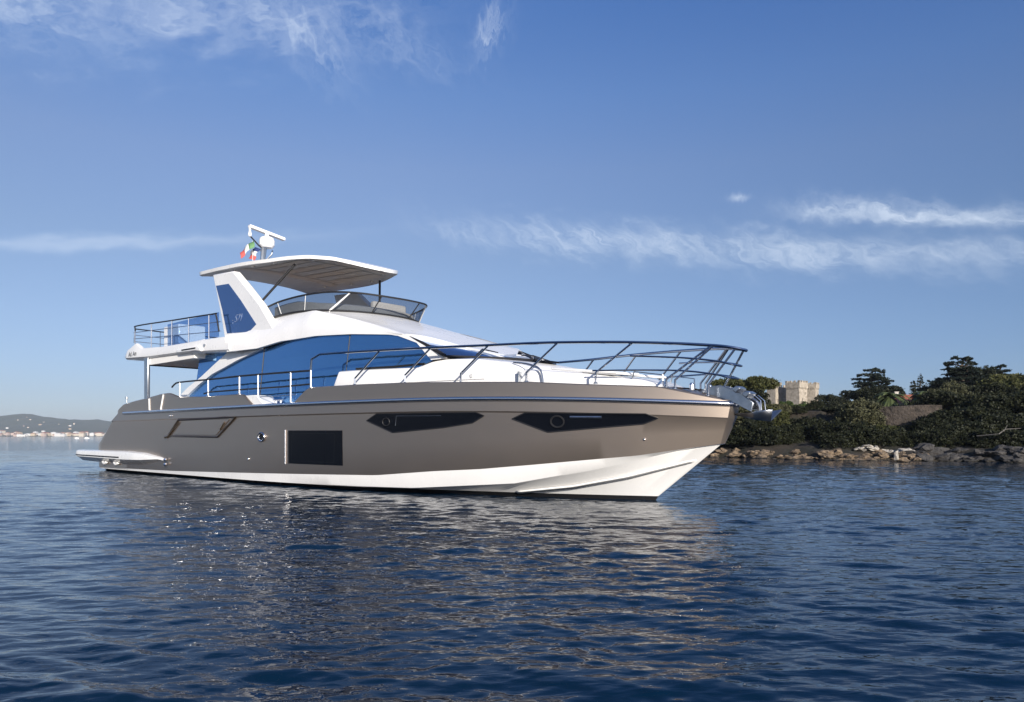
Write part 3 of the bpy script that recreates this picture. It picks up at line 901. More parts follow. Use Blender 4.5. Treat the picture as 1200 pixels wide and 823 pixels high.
g = MB(); g.grid([[V(*(b_ + (t_ - b_) * k)) for b_, t_ in zip(Bf, Tf)] for k in (0, .33, .66, 1)])
fw = g.build('flybridge_windscreen', M_SMOKE, YACHT, smooth=60)
g = MB(); g.tube([V(*q) for q in Tf], .03, 7); g.build('windscreen_rim', M_RUBBER, fw)
g = MB(); g.tube([V(q.x, q.y, q.z + .02) for q in Bf], .035, 7); g.build('windscreen_base_trim', M_RUBBER, fw)
for sgn in (1, -1):
    g = MB(); g.tube([V(15.5, sgn * 1.82, 5.41), V(16.25, sgn * 1.53, 5.95)], .03, 7); g.build('windscreen_post', M_WHITE, fw)
    for i in (4, 12):
        g = MB(); b_, t_ = Bf[i], Tf[i]; g.tube([V(b_.x, sgn * b_.y, b_.z), V(t_.x, sgn * t_.y, t_.z)], .012, 5); g.build('windscreen_seam', M_GREYLINING, fw)
    g = MB(); b_, t_ = Bf[34], Tf[34]; g.tube([V(b_.x, sgn * b_.y, b_.z), V(t_.x, sgn * t_.y, t_.z)], .02, 5); g.build('windscreen_seam', M_RUBBER, fw)
# upholstered coaming lining inside the screen
g = MB()
for sgn in (1, -1):
    def ins(q, k): return V(12.6 + (q.x - 12.6) * k if q.x > 13.5 else q.x, sgn * abs(q.y) * k, 0)
    rws = []
    for q in Bf[:41]:
        p_ = Vector(ins(q, .95)); hgt_ = lerp(q.x, [13.0, 14.4, 15.2, 16.4], [.40, .40, .30, .26])
        p2_ = Vector(ins(q, .91))
        rws.append([(p_.x, p_.y, 4.95), (p_.x, p_.y, q.z + hgt_ - .04), (p_.x * .5 + p2_.x * .5, p_.y * .5 + p2_.y * .5, q.z + hgt_), (p2_.x, p2_.y, q.z + hgt_ - .03), (p2_.x, p2_.y, 4.95)])
    g.grid(rws)
g.build('coaming_lining', M_CUSHION, YACHT, recalc=False)
def seat(a0, a1, b0, b1, zb_, zt_, back):
    g_ = MB(); g_.box(V(a0, b0, 4.94), V(a1, b1, zb_)); s_ = g_.build('seat_base', M_WHITE, YACHT, bevel=.05)
    g_ = MB(); g_.box(V(a0 + .03, b0 - .03, zb_), V(a1 - .03, b1 + .03, zb_ + .12)); g_.build('seat_cushion', M_CUSHION, s_, bevel=.05)
    if back == 'aft': lo, hi = V(a0, b0, zb_ + .1), V(a0 + .22, b1, zt_)
    elif back == 'fore': lo, hi = V(a1 - .22, b0, zb_ + .1), V(a1, b1, zt_)
    elif back == 'stb': lo, hi = V(a0, max(b0, b1), zb_ + .1), V(a1, max(b0, b1) - .22, zt_)
    else: lo, hi = V(a0, min(b0, b1) + .22, zb_ + .1), V(a1, min(b0, b1), zt_)
    g_ = MB(); g_.box(lo, hi); g_.build('seat_backrest', M_CUSHION, s_, bevel=.07)
seat(14.6, 15.5, .1, -1.3, 5.3, 5.98, 'fore')
seat(12.9, 14.0, -.7, -1.7, 5.25, 5.75, 'aft')
g = MB(); g.prism([V(14.6, -.4, 4.94), V(15.7, -.4, 4.94), V(15.65, -.4, 5.45), V(15.2, -.4, 5.6), V(14.6, -.4, 5.3)], V(0, 1.2, 0)); hc = g.build('helm_console', M_WHITE, YACHT, bevel=.05)
g = MB(); g.tube([V(14.75 + .0 + .17 * math.sin(k) * .4, -1.15 + .19 * math.cos(k), 5.55 + .19 * math.sin(k)) for k in np.linspace(0, 2 * math.pi, 19)], .018, 6); g.build('steering_wheel', M_RUBBER, hc)

# ---- cabinet, aft flybridge rails and glass
g = MB(); g.box(V(4.35, 2.3, 4.95), V(5.75, 1.2, 5.98)); cb = g.build('wet_bar_cabinet', M_WHITE, YACHT, bevel=.04)
g = MB(); g.tube([V(5.15, 2.315, 5.0), V(5.15, 2.315, 5.93)], .015, 5); g.build('cabinet_seam', M_RUBBER, cb)
for sgn in (1, -1):
    g = MB(); g.tube([V(2.9, sgn * 2.9, 5.40), V(3.05, sgn * 2.92, 5.95), V(3.25, sgn * 2.92, 6.07), V(6.5, sgn * 2.92, 5.94), V(9.95, sgn * 2.92, 5.80), V(10.22, sgn * 2.92, 5.75), V(10.45, sgn * 2.92, 5.15)], .028, 7, smooth=4)
    g.build('handrail', M_RUBBER, YACHT)
    for z0, z1 in ((5.82, 5.47), (5.56, 5.14)):
        g = MB(); g.tube([V(2.88, sgn * 2.92, z0), V(10.6, sgn * 2.92, z1)], .015, 6); g.build('guard_wire', M_STEEL, YACHT)
    for a, zt_ in ((3.02, 5.9), (4.68, 6.02), (6.61, 5.94), (8.07, 5.88), (9.7, 5.81)):
        g = MB(); g.tube([V(a, sgn * 2.92, 4.95), V(a, sgn * 2.92, zt_)], .024, 7); g.build('stanchion', M_CHROME, YACHT)
    g = MB(); g.box(V(5.95, sgn * 2.80 + .008, 5.0), V(10.2, sgn * 2.80 - .008, 5.86 if sgn > 0 else 5.80)); g.build('rail_glass', M_BLUERAIL, YACHT)
for z in (5.98, 5.72, 5.45):
    g = MB(); g.tube([V(2.9, -2.9, z), V(2.75, 0, z), V(2.9, 2.9, z)], .026 if z > 5.9 else .015, 6, smooth=6); g.build('handrail' if z > 5.9 else 'guard_wire', M_RUBBER if z > 5.9 else M_STEEL, YACHT)
for b in (-1.8, -.6, .6, 1.8):
    g = MB(); g.tube([V(2.77, b, 4.98), V(2.77, b, 5.98)], .022, 6); g.build('stanchion', M_CHROME, YACHT)
for b in (-2.2, -.2):
    g = MB(); g.box(V(6.2, b, 4.95), V(8.8, b + .7, 5.35)); lo_ = g.build('flybridge_sofa', M_CUSHION, YACHT, bevel=.06)
    g = MB(); g.box(V(6.2, b, 5.35), V(6.5, b + .7, 5.7)); g.build('sofa_backrest', M_CUSHION, lo_, bevel=.06)

# ---- radar mast
g = MB(); g.tube([V(8.3, .12, 7.7), V(8.35, .1, 8.6), V(8.42, .1, 9.0)], [.12, .10, .12], 8); mast = g.build('radar_mast', M_STEEL, YACHT)
g = MB(); g.lathe([(0, 8.96), (.22, 8.96), (.29, 9.04), (.30, 9.22), (.26, 9.34), (.15, 9.40), (0, 9.41)], V(8.47, 0, 0), 22); g.build('radome', M_WHITE, mast)
g = MB(); g.lathe([(0, 9.38), (.09, 9.38), (.08, 9.52), (0, 9.53)], V(8.47, 0, 0), 12); g.build('scanner_hub', M_WHITE, mast)
g = MB()
g.prism([V(8.30, .72, 9.74), V(8.30, .72, 9.62), V(8.30, -.80, 9.40), V(8.30, -.80, 9.52)], V(.22, 0, 0)); g.build('scanner_bar', M_WHITE, mast, bevel=.03)
g = MB(); g.lathe([(0, 9.27), (.05, 9.29), (.07, 9.38), (.04, 9.52), (.05, 9.66), (0, 9.67)], V(8.4, .68, 0), 10); g.build('masthead_light', M_WHITE, mast)
g = MB(); g.tube([V(8.42, .68, 9.30), V(8.40, .3, 9.0), V(8.40, .1, 8.88)], .028, 6); g.build('whip_antenna', M_RUBBER, mast)
g = MB(); g.tube([V(8.3, -.05, 8.5), V(8.3, -.3, 8.78), V(8.3, -.34, 8.95)], .03, 6); g.tube([V(8.3, .05, 8.75), V(8.3, .25, 8.9)], .03, 6); g.build('mast_bracket', M_STEEL, mast)
g = MB(); g.lathe([(0, 7.72), (.12, 7.72), (.11, 7.86), (.05, 7.93), (0, 7.94)], V(8.0, 1.6, 0), 14); g.build('satellite_puck', M_WHITE, YACHT)
g = MB(); g.tube([V(8.35, .55, 9.15), V(8.2, .45, 7.75)], .008, 5); g.build('flag_halyard', M_GREYLINING, mast)

# ---- side deck rails (both sides)
rb = lambda a: bd(a) - .12
for sgn in (1, -1):
    PT = lambda a, z: V(a, sgn * rb(a), z)
    g = MB(); g.tube([PT(7.72, 3.30), PT(8.0, 3.41), PT(8.47, 3.45), PT(10.99, 3.43), PT(12.74, 3.43), PT(14.8, 3.41), PT(16.57, 3.39)], .03, 7, smooth=4); g.build('handrail', M_RUBBER, YACHT)
    g = MB(); g.tube([PT(10.3, 2.96), PT(10.7, 3.0), PT(13, 2.99), PT(15.2, 2.98), PT(16.55, 3.0)], .026, 7); g.build('guard_wire', M_RUBBER, YACHT)
    g = MB(); g.tube([PT(14.0, 2.72), PT(15.0, 2.71), PT(15.9, 2.72)], .014, 6); g.build('guard_wire', M_STEEL, YACHT)
    for a, z0, z1 in ((8.37, 2.9, 3.43), (10.62, 2.84, 3.41), (12.77, 2.83, 3.41), (13.9, 2.45, 3.40), (15.64, 2.45, 3.39), (16.6, 2.86, 3.40)):
        g = MB(); g.tube([PT(a, z0), PT(a, z1)], .032, 8); g.lathe([(.06, z0 + (.0)), (.06, z0 + .03), (.03, z0 + .05)], PT(a, 0), 10); g.build('stanchion', M_CHROME, YACHT)
    # boarding step block and mooring cleat in the bulwark gap
    g = MB(); g.prism([V(13.25, sgn * (rb(13.5) + .02), 2.45), V(14.35, sgn * (rb(13.5) + .02), 2.45), V(13.85, sgn * (rb(13.5) + .02), 2.78), V(13.15, sgn * (rb(13.5) + .02), 2.80)], V(0, -sgn * .55, 0)); g.build('boarding_step', M_WHITE, YACHT, bevel=.03)
    g = MB(); g.tube([V(14.65, sgn * 3.15, 2.46), V(14.65, sgn * 3.15, 2.58)], .04, 8); g.tube([V(14.9, sgn * 3.14, 2.46), V(14.9, sgn * 3.14, 2.58)], .04, 8); g.tube([V(14.5, sgn * 3.15, 2.6), V(15.05, sgn * 3.14, 2.6)], .035, 8); g.build('mooring_cleat', M_CHROME, YACHT)
    # bow rail
    TOPR = [(16.6, 3.41), (16.64, 3.72), (17.0, 3.83), (18.2, 3.81), (19.48, 3.78), (21.15, 3.74), (22.59, 3.70), (23.82, 3.68), (24.52, 3.66), (25.41, 3.62), (26.13, 3.58), (27.08, 3.51), (27.68, 3.45), (28.0, 3.40), (28.22, 3.35)]
    def rt(a): return max(.10, rb(a)) if a < 27.6 else lerp(a, [27.6, 28.0, 28.22, 28.32], [rb(27.6), .30, .16, 0])
    g = MB(); pts_ = [V(a, sgn * rt(a), z) for a, z in TOPR] + [V(28.30, 0, 3.32)]
    g.tube(pts_[:3], .034, 8); g.tube(pts_[2:], .034, 8, smooth=3); g.build('bow_rail', M_RAIL, YACHT)
    g = MB(); g.tube([V(a, sgn * rt(a), z) for a, z in ((26.1, 3.28), (27.15, 3.20), (27.77, 3.11), (28.07, 3.03))] + [V(28.17, 0, 3.0)], .022, 7, smooth=3); g.build('bow_rail_bar', M_RAIL, YACHT)
    g = MB(); g.tube([V(a, sgn * rt(a), z) for a, z in ((25.3, 2.98), (26.2, 2.96), (27.15, 2.92), (27.77, 2.82), (28.0, 2.75))] + [V(28.06, 0, 2.74)], .020, 7, smooth=3); g.build('bow_rail_bar', M_RAIL, YACHT)
    for a0, zb0, zk, a1, z1 in ((18.46, 2.88, 3.08, 19.36, 3.76), (20.26, 2.86, 3.08, 21.08, 3.73), (21.99, 2.81, 3.05, 22.77, 3.70), (23.75, 2.77, 3.0, 24.51, 3.66), (25.37, 2.68, 2.93, 26.16, 3.58), (26.83, 2.56, 2.74, 27.69, 3.45), (27.0, 2.52, 2.72, 27.72, 3.44), (27.62, 2.36, 2.6, 28.15, 3.36)):
        g = MB(); g.tube([V(a0, sgn * rt(a0), zb0), V(a0, sgn * rt(a0), zk), V(a1, sgn * rt(a1), z1)], .026, 7); g.lathe([(.055, zb0), (.055, zb0 + .025), (.03, zb0 + .04)], V(a0, sgn * rt(a0), 0), 10)
        g.build('stanchion', M_RAIL, YACHT)
    g = MB(); g.lathe([(.05, 2.5), (.06, 2.62), (.04, 2.66), (0, 2.67)], V(27.25, sgn * .42, 0), 10); g.build('bow_fitting', M_CHROME, YACHT)

# ---- anchor roller and anchor
g = MB()
for sgn in (1, -1):
    g.prism([V(27.35, sgn * .20, 2.46), V(27.46, sgn * .20, 2.57), V(27.79, sgn * .20, 2.60), V(28.25, sgn * .20, 2.43), V(28.54, sgn * .20, 2.20), V(28.50, sgn * .20, 2.0), V(28.3, sgn * .20, 2.10), V(28.05, sgn * .20, 2.24)], V(0, -sgn * .05, 0))
g.box(V(27.5, .15, 2.40), V(28.2, -.15, 2.44))
ar = g.build('anchor_roller', M_STEEL, YACHT, bevel=.012)
g = MB(); g.tube([V(28.44, .15, 2.14), V(28.44, -.15, 2.14)], .07, 12); g.build('roller_wheel', M_RUBBER, ar)
for a, z in ((28.20, 2.47), (28.42, 2.36)):
    g = MB(); g.prism([V(a, .17, z), V(a + .10, .17, z + .08), V(a + .20, .17, z + .02), V(a + .10, .17, z - .08)], V(0, .34, 0)); g.build('roller_lug', M_STEEL, ar, bevel=.02)
g = MB(); g.tube([V(28.05, .0, 2.43), V(28.45, 0, 2.28), V(28.58, 0, 2.15), V(28.60, 0, 2.0)], .035, 8, smooth=4); an_ = g.build('anchor_shank', M_STEEL, YACHT)
g = MB()
g.add([V(28.02, 0, 1.955), V(28.48, .16, 1.98), V(28.62, .30, 1.99), V(28.97, .24, 2.03), V(28.84, .0, 1.80), V(28.97, -.24, 2.03), V(28.62, -.30, 1.99), V(28.48, -.16, 1.98), V(28.50, 0, 1.84)],
      [(0, 1, 8), (1, 2, 8), (2, 3, 4, 8), (4, 5, 6, 8), (6, 7, 8), (7, 0, 8)])
g.build('anchor_fluke', M_STEEL, an_, solid=.03)
g = MB(); g.tube([V(28.52, -.1, 2.36), V(28.66, -.1, 2.24), V(28.68, -.1, 2.04)], .011, 6); g.tube([V(28.52, .1, 2.36), V(28.66, .1, 2.24), V(28.68, .1, 2.04)], .011, 6); g.build('anchor_guard', M_CHROME, ar)

# ---- flags on the mast halyards
yi = YACHT.matrix_basis
def flag(name, p0, dirv, drop, bands, label):
    """p0: hoist top corner in yacht space; three bands along dirv"""
    root = empty(name, yi @ Vector(p0), YACHT.rotation_euler.z)
    tag(root, label, 'flag')
    d_ = Vector(dirv)
    n = 5
    for k, (nm, mt) in enumerate(bands):
        g_ = MB(); rws = []
        for i in range(n + 1):
            s_ = (k + i / n) / 3
            sag = Vector((.05 * math.sin(7 * s_), .04 * math.sin(9 * s_ + 1), -.10 * s_ * s_))
            q = d_ * s_ + sag
            rws.append([q, q + Vector(drop) * .5 + Vector((.03 * math.sin(5 * s_ + 2), 0, 0)), q + Vector(drop)])
        g_.grid(rws)
        g_.build(nm, mt, root, solid=.006, recalc=False)
    return root
flag('tricolour_flag', V(8.44, .58, 9.14), V(-.36, .34, -.40), (.16, -.04, -.26), (('green_band', M_FLAGGREEN), ('white_band', M_FLAGWHITE), ('red_band', M_FLAGRED)), 'green white and red tricolour flag streaming from the radar mast')
flag('tricolour_flag', V(8.26, .44, 8.95), V(-.16, .13, -.36), (.17, .15, -.08), (('blue_band', M_FLAGBLUE), ('white_band', M_FLAGWHITE), ('red_band', M_FLAGRED)), 'small blue white and red tricolour flag just above the hardtop')

# =================================================================== WATER
rng = np.random.default_rng(7)


def wave_set(n, l0, l1, main, spread, amp):
    out_ = []
    for i in range(n):
        lam = l0 * (l1 / l0) ** rng.random()
        th = main + rng.normal() * spread
        k = 2 * math.pi / lam
        out_.append((k * math.cos(th), k * math.sin(th), amp * lam / (2 * math.pi), rng.random() * 6.283, lam))
    return out_


WAVES = wave_set(44, .10, .30, R(84), .60, .0190) + wave_set(40, .30, .85, R(88), .45, .0175) + wave_set(12, .9, 2.4, R(74), .35, .008) + wave_set(5, 5, 12, R(100), .3, .004)


def axis_pts(first, ratio, end):
    p = [0.0]; d = first
    while p[-1] < end:
        p.append(p[-1] + d); d *= ratio
    return p


xp = axis_pts(.024, 1.0105, 7500.0)
xs = np.array([-q for q in xp[:0:-1]] + xp)
yp = [2.6]; 
while yp[-1] < 75: yp.append(yp[-1] + max(.018, .0050 * yp[-1]))
while yp[-1] < 7500: yp.append(yp[-1] * 1.06)
yn = [2.6]
while yn[-1] > -7500: yn.append(yn[-1] - max(.2, .12 * abs(yn[-1] - 2.6)))
ys = np.array(yn[:0:-1] + yp)
X, Y = np.meshgrid(xs, ys)
gx = np.gradient(xs); gy = np.gradient(ys)
sp_ = np.maximum(np.abs(gx)[None, :] * .45, np.abs(gy)[:, None])
Z = np.zeros_like(X)
for (kx, ky, am, ph, lam) in WAVES:
    w_ = np.clip((lam / sp_ - 2.3) / 1.6, 0, 1)
    msk = w_ > 0
    ph_ = kx * X[msk] + ky * Y[msk] + ph
    Z[msk] += w_[msk] * am * (np.sin(ph_) - .24 * np.cos(2 * ph_))
# gusty patches: calmer and rougher areas
gust = 1 + .35 * np.sin(.21 * X + .33 * Y + 1) * np.sin(.17 * X - .26 * Y + 2) + .2 * np.sin(.6 * X + .9 * Y)
Z *= gust
nx_, ny_ = len(xs), len(ys)
verts = np.stack([X, Y, Z], -1).reshape(-1, 3).astype(np.float32)
idx = np.arange(nx_ * ny_).reshape(ny_, nx_)
quads = np.stack([idx[:-1, :-1], idx[:-1, 1:], idx[1:, 1:], idx[1:, :-1]], -1).reshape(-1, 4).astype(np.int32)
me = bpy.data.meshes.new('water')
me.vertices.add(len(verts)); me.vertices.foreach_set('co', verts.ravel())
me.loops.add(quads.size); me.loops.foreach_set('vertex_index', quads.ravel())
me.polygons.add(len(quads))
me.polygons.foreach_set('loop_start', np.arange(0, quads.size, 4, dtype=np.int32))
me.polygons.foreach_set('use_smooth', np.ones(len(quads), dtype=bool))
me.update()
M_WATER = bpy.data.materials.new('sea_water')
M_WATER.use_nodes = True
t = NT(M_WATER.node_tree)
p = M_WATER.node_tree.nodes['Principled BSDF']
p.inputs['Base Color'].default_value = (0.0012, 0.0120, 0.030, 1)
p.inputs['Roughness'].default_value = 0.04
p.inputs['IOR'].default_value = 1.333
p.inputs['Specular IOR Level'].default_value = 0.5
tcn = t.n('ShaderNodeTexCoord')
mp = t.n('ShaderNodeMapping', i={'Vector': tcn.outputs['Object'], 'Scale': (0.6, 1.25, 1), 'Rotation': (0, 0, R(-6))})
n1 = t.n('ShaderNodeTexNoise', i={'Vector': mp.outputs[0], 'Scale': 7.0, 'Detail': 2.0, 'Roughness': .45, 'Distortion': .35})
mp2 = t.n('ShaderNodeMapping', i={'Vector': tcn.outputs['Object'], 'Scale': (0.45, 1.3, 1), 'Rotation': (0, 0, R(9))})
n2 = t.n('ShaderNodeTexNoise', i={'Vector': mp2.outputs[0], 'Scale': 1.1, 'Detail': 3.0, 'Roughness': .5})
n3 = t.n('ShaderNodeTexNoise', i={'Vector': tcn.outputs['Object'], 'Scale': .035, 'Detail': 2.0})
hgt = t.math('MULTIPLY_ADD', n2.outputs[0], 2.6, n1.outputs[0])
bst = t.math('MULTIPLY_ADD', n3.outputs[0], 0.7, 0.10)
bp = t.n('ShaderNodeBump', i={'Height': hgt, 'Strength': bst, 'Distance': .032})
t.link(bp.outputs[0], p.inputs['Normal'])
me.materials.append(M_WATER)
sea = bpy.data.objects.new('sea_water', me); COL.objects.link(sea)
tag(sea, 'dark blue rippled sea', None, None, 'structure')

# =================================================================== THE ISLAND
def shore_y(x):
    return float(np.interp(x, [-6, 0, 6, 14.3, 28.2, 45, 70, 140], [120, 80, 58, 48.8, 40.2, 37.5, 37, 44])) + .9 * math.sin(x * .55) + .5 * math.sin(x * 1.7 + 1) + .25 * math.sin(x * 4.1)


def ground_z(x, y):
    e = y - shore_y(x)
    z = float(np.interp(e, [-6, -1.5, 0, 1.2, 3.5, 7, 13, 14.2, 20, 60, 170, 230, 300, 330], [-2.2, -.7, -.12, .35, .8, 1.35, 2.2, 3.4, 3.7, 4.6, 8.3, 8.3, 1.0, -2]))
    z *= float(np.interp(x, [-6, 10, 16], [.35, .75, 1]))
    n_ = mnoise.noise(Vector((x * .35, y * .35, 0))) * .35 + mnoise.noise(Vector((x * 1.1, y * 1.1, 3))) * .16
    return z + n_ * min(1, max(0, e + .5) / 2)


M_GROUND = principled('island_soil', (0.038, 0.028, 0.021), 0.95, noise=(.8, (0.016, 0.017, 0.010), 8), bump=(3, .6, .15))
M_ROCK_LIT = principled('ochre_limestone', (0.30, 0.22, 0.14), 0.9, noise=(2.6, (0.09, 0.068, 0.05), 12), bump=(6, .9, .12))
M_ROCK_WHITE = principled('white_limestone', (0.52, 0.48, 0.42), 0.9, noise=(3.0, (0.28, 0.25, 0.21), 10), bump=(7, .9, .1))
M_ROCK_GREY = principled('shade_toned_grey_limestone', (0.075, 0.07, 0.066), 0.92, noise=(2.0, (0.03, 0.028, 0.027), 10), bump=(5, .9, .14))  # grey stone, its base colour darkened further to stand in for shade
for m_ in (M_ROCK_LIT, M_ROCK_WHITE, M_ROCK_GREY):
    t_ = NT(m_.node_tree)
    p_ = m_.node_tree.nodes['Principled BSDF']
    src = p_.inputs['Base Color'].links[0].from_socket
    gp = t_.n('ShaderNodeNewGeometry')
    sz = t_.n('ShaderNodeSeparateXYZ', i={0: gp.outputs['Position']})
    nz_ = t_.n('ShaderNodeTexNoise', i={'Vector': gp.outputs['Position'], 'Scale': 2.0, 'Detail': 4.0})
    lvl = t_.math('MULTIPLY_ADD', nz_.outputs[0], .22, t_.math('MULTIPLY', sz.outputs[2], -1.0))
    wet = t_.math('MULTIPLY_ADD', lvl, 9.0, .2, clamp=True)
    mxc = t_.n('ShaderNodeMix', data_type='RGBA')
    t_.link(wet, mxc.inputs['Factor']); t_.link(src, mxc.inputs['A'])
    mxc.inputs['B'].default_value = (.022, .020, .016, 1)
    t_.link(mxc.outputs['Result'], p_.inputs['Base Color'])
M_STONE = principled('castle_stone', (0.44, 0.385, 0.31), 0.92, noise=(1.3, (0.25, 0.215, 0.17), 14), bump=(5, .9, .15))
M_STONE_DARK = principled('dark_opening', (0.02, 0.018, 0.016), 0.9)
M_WALLSTONE = principled('terrace_stone', (0.07, 0.056, 0.046), 0.92, noise=(2.6, (0.022, 0.018, 0.015), 12), bump=(5, 1.0, .2))
M_PLASTER = principled('villa_plaster', (0.62, 0.58, 0.52), 0.85, noise=(2, (0.52, 0.49, 0.44), 6))
M_TILE = principled('red_roof_tile', (0.34, 0.11, 0.06), 0.8, noise=(5, (0.24, 0.08, 0.05), 8), bump=(12, .6, .05))
M_BARK = principled('bark', (0.10, 0.075, 0.055), 0.95, noise=(4, (0.05, 0.04, 0.03), 8), bump=(14, .7, .04))


def leaf_material(name, c1, c2, c3):
    m_ = bpy.data.materials.new(name)
    m_.use_nodes = True
    t_ = NT(m_.node_tree)
    p_ = m_.node_tree.nodes['Principled BSDF']
    o_ = m_.node_tree.nodes['Material Output']
    geo = t_.n('ShaderNodeNewGeometry')
    tcn_ = t_.n('ShaderNodeTexCoord')
    nz = t_.n('ShaderNodeTexNoise', i={'Vector': tcn_.outputs['Object'], 'Scale': .9, 'Detail': 3.0})
    f = t_.math('MULTIPLY_ADD', geo.outputs['Random Per Island'], .32, t_.math('MULTIPLY', nz.outputs[0], .78))
    rp = t_.n('ShaderNodeValToRGB', i={0: f})
    rp.color_ramp.elements[0].position = .2; rp.color_ramp.elements[0].color = (*c1, 1)
    rp.color_ramp.elements[1].position = .85; rp.color_ramp.elements[1].color = (*c3, 1)
    e_ = rp.color_ramp.elements.new(.52); e_.color = (*c2, 1)
    t_.link(rp.outputs[0], p_.inputs['Base Color'])
    p_.inputs['Roughness'].default_value = .6
    p_.inputs['Specular IOR Level'].default_value = .25
    tl = t_.n('ShaderNodeBsdfTranslucent')
    t_.link(rp.outputs[0], tl.inputs[0])
    mx_ = t_.n('ShaderNodeMixShader', i={0: .2})
    t_.link(p_.outputs[0], mx_.inputs[1]); t_.link(tl.outputs[0], mx_.inputs[2])
    t_.link(mx_.outputs[0], o_.inputs[0])
    return m_


L_PINE = leaf_material('pine_needles', (.024, .032, .010), (.056, .062, .019), (.105, .100, .032))
L_CEDAR = leaf_material('cedar_needles', (.009, .015, .011), (.017, .025, .018), (.032, .042, .027))
L_DARK = leaf_material('dark_evergreen_leaves', (.007, .010, .005), (.015, .019, .008), (.035, .038, .014))
L_OLIVE = leaf_material('olive_leaves', (.034, .038, .020), (.066, .068, .034), (.115, .112, .054))
L_BUSH = leaf_material('bright_shrub_leaves', (.030, .048, .014), (.055, .085, .022), (.090, .125, .035))
L_PALM = leaf_material('palm_leaves', (.035, .052, .020), (.065, .085, .032), (.11, .125, .05))

# ---- ground of the island
g = MB()
XS = list(np.concatenate([np.linspace(-6, 8, 16), np.linspace(8.6, 34, 70), np.linspace(35, 140, 45)]))
ES = list(np.concatenate([np.linspace(-6, 0, 8), np.linspace(.3, 16, 36), np.linspace(17, 60, 20), np.linspace(66, 330, 34)]))
rows_ = []
for x in XS:
    sy = shore_y(x)
    rows_.append([(x, sy + e, ground_z(x, sy + e)) for e in ES])
g.grid(rows_, flip=True)
isl = g.build('island_ground', M_GROUND, smooth=60, recalc=False)
tag(isl, 'dark earthy ground of the wooded island', None, None, 'structure')


def leaf_mesh(name, pts, sizes, mat, rg, flat=0.0, aspect=1.0):
    n = len(pts)
    d = rg.normal(size=(n, 3)); d[:, 2] *= (1 - flat); d /= np.linalg.norm(d, axis=1)[:, None]
    e = rg.normal(size=(n, 3)); e[:, 2] *= (1 - flat); e -= d * (e * d).sum(1)[:, None]; e /= np.linalg.norm(e, axis=1)[:, None]
    sz = sizes[:, None]
    v_ = np.stack([pts + d * sz * aspect, pts + e * sz * .55, pts - d * sz * aspect, pts - e * sz * .55], 1).reshape(-1, 3).astype(np.float32)
    me_ = bpy.data.meshes.new(name)
    me_.vertices.add(4 * n); me_.vertices.foreach_set('co', v_.ravel())
    me_.loops.add(4 * n); me_.loops.foreach_set('vertex_index', np.arange(4 * n, dtype=np.int32))
    me_.polygons.add(n); me_.polygons.foreach_set('loop_start', np.arange(0, 4 * n, 4, dtype=np.int32))
    me_.update(); me_.validate()
    me_.materials.append(mat)
    o_ = bpy.data.objects.new(name, me_); COL.objects.link(o_)
    return o_


def blob_points(blobs, n, rg, gap=.25, shell=.55, tuft=1.0):
    out_p = []
    B = np.array(blobs, float)
    w_ = (B[:, 3] * B[:, 4] + B[:, 4] * B[:, 5] + B[:, 3] * B[:, 5]); w_ /= w_.sum()
    k = rg.choice(len(B), size=int(n * 1.6), p=w_)
    d = rg.normal(size=(len(k), 3)); d /= np.linalg.norm(d, axis=1)[:, None]
    r_ = shell + (1.06 - shell) * rg.random(len(k)) ** .6
    P_ = B[k, :3] + d * B[k, 3:] * r_[:, None]
    # gather the leaves into tufts so that the outline is ragged and sky shows between
    nt = max(50, n // 42)
    T_ = P_[rg.permutation(len(P_))[:nt]]
    near = rg.integers(0, nt, len(P_))
    sg = .187 * B[:, 3:].mean() * tuft
    loose = rg.random(len(P_)) < .22
    Q_ = T_[near] + rg.normal(size=P_.shape) * np.array([sg, sg, sg * .62])
    P_ = np.where(loose[:, None], P_, Q_)
    keep = np.ones(len(P_), bool)
    keep &= P_[:, 2] > .05
    return P_[keep][:n]


def limb(g_, p0, p1, r0, r1, wob, rg, n=5):
    P_ = []
    for i in range(n + 1):
        t_ = i / n
        q = Vector(p0).lerp(Vector(p1), t_)
        if 0 < i < n: q += Vector(rg.normal(size=3) * wob)
        P_.append(q)
    g_.tube(P_, [r0 + (r1 - r0) * i / n for i in range(n + 1)], 6)


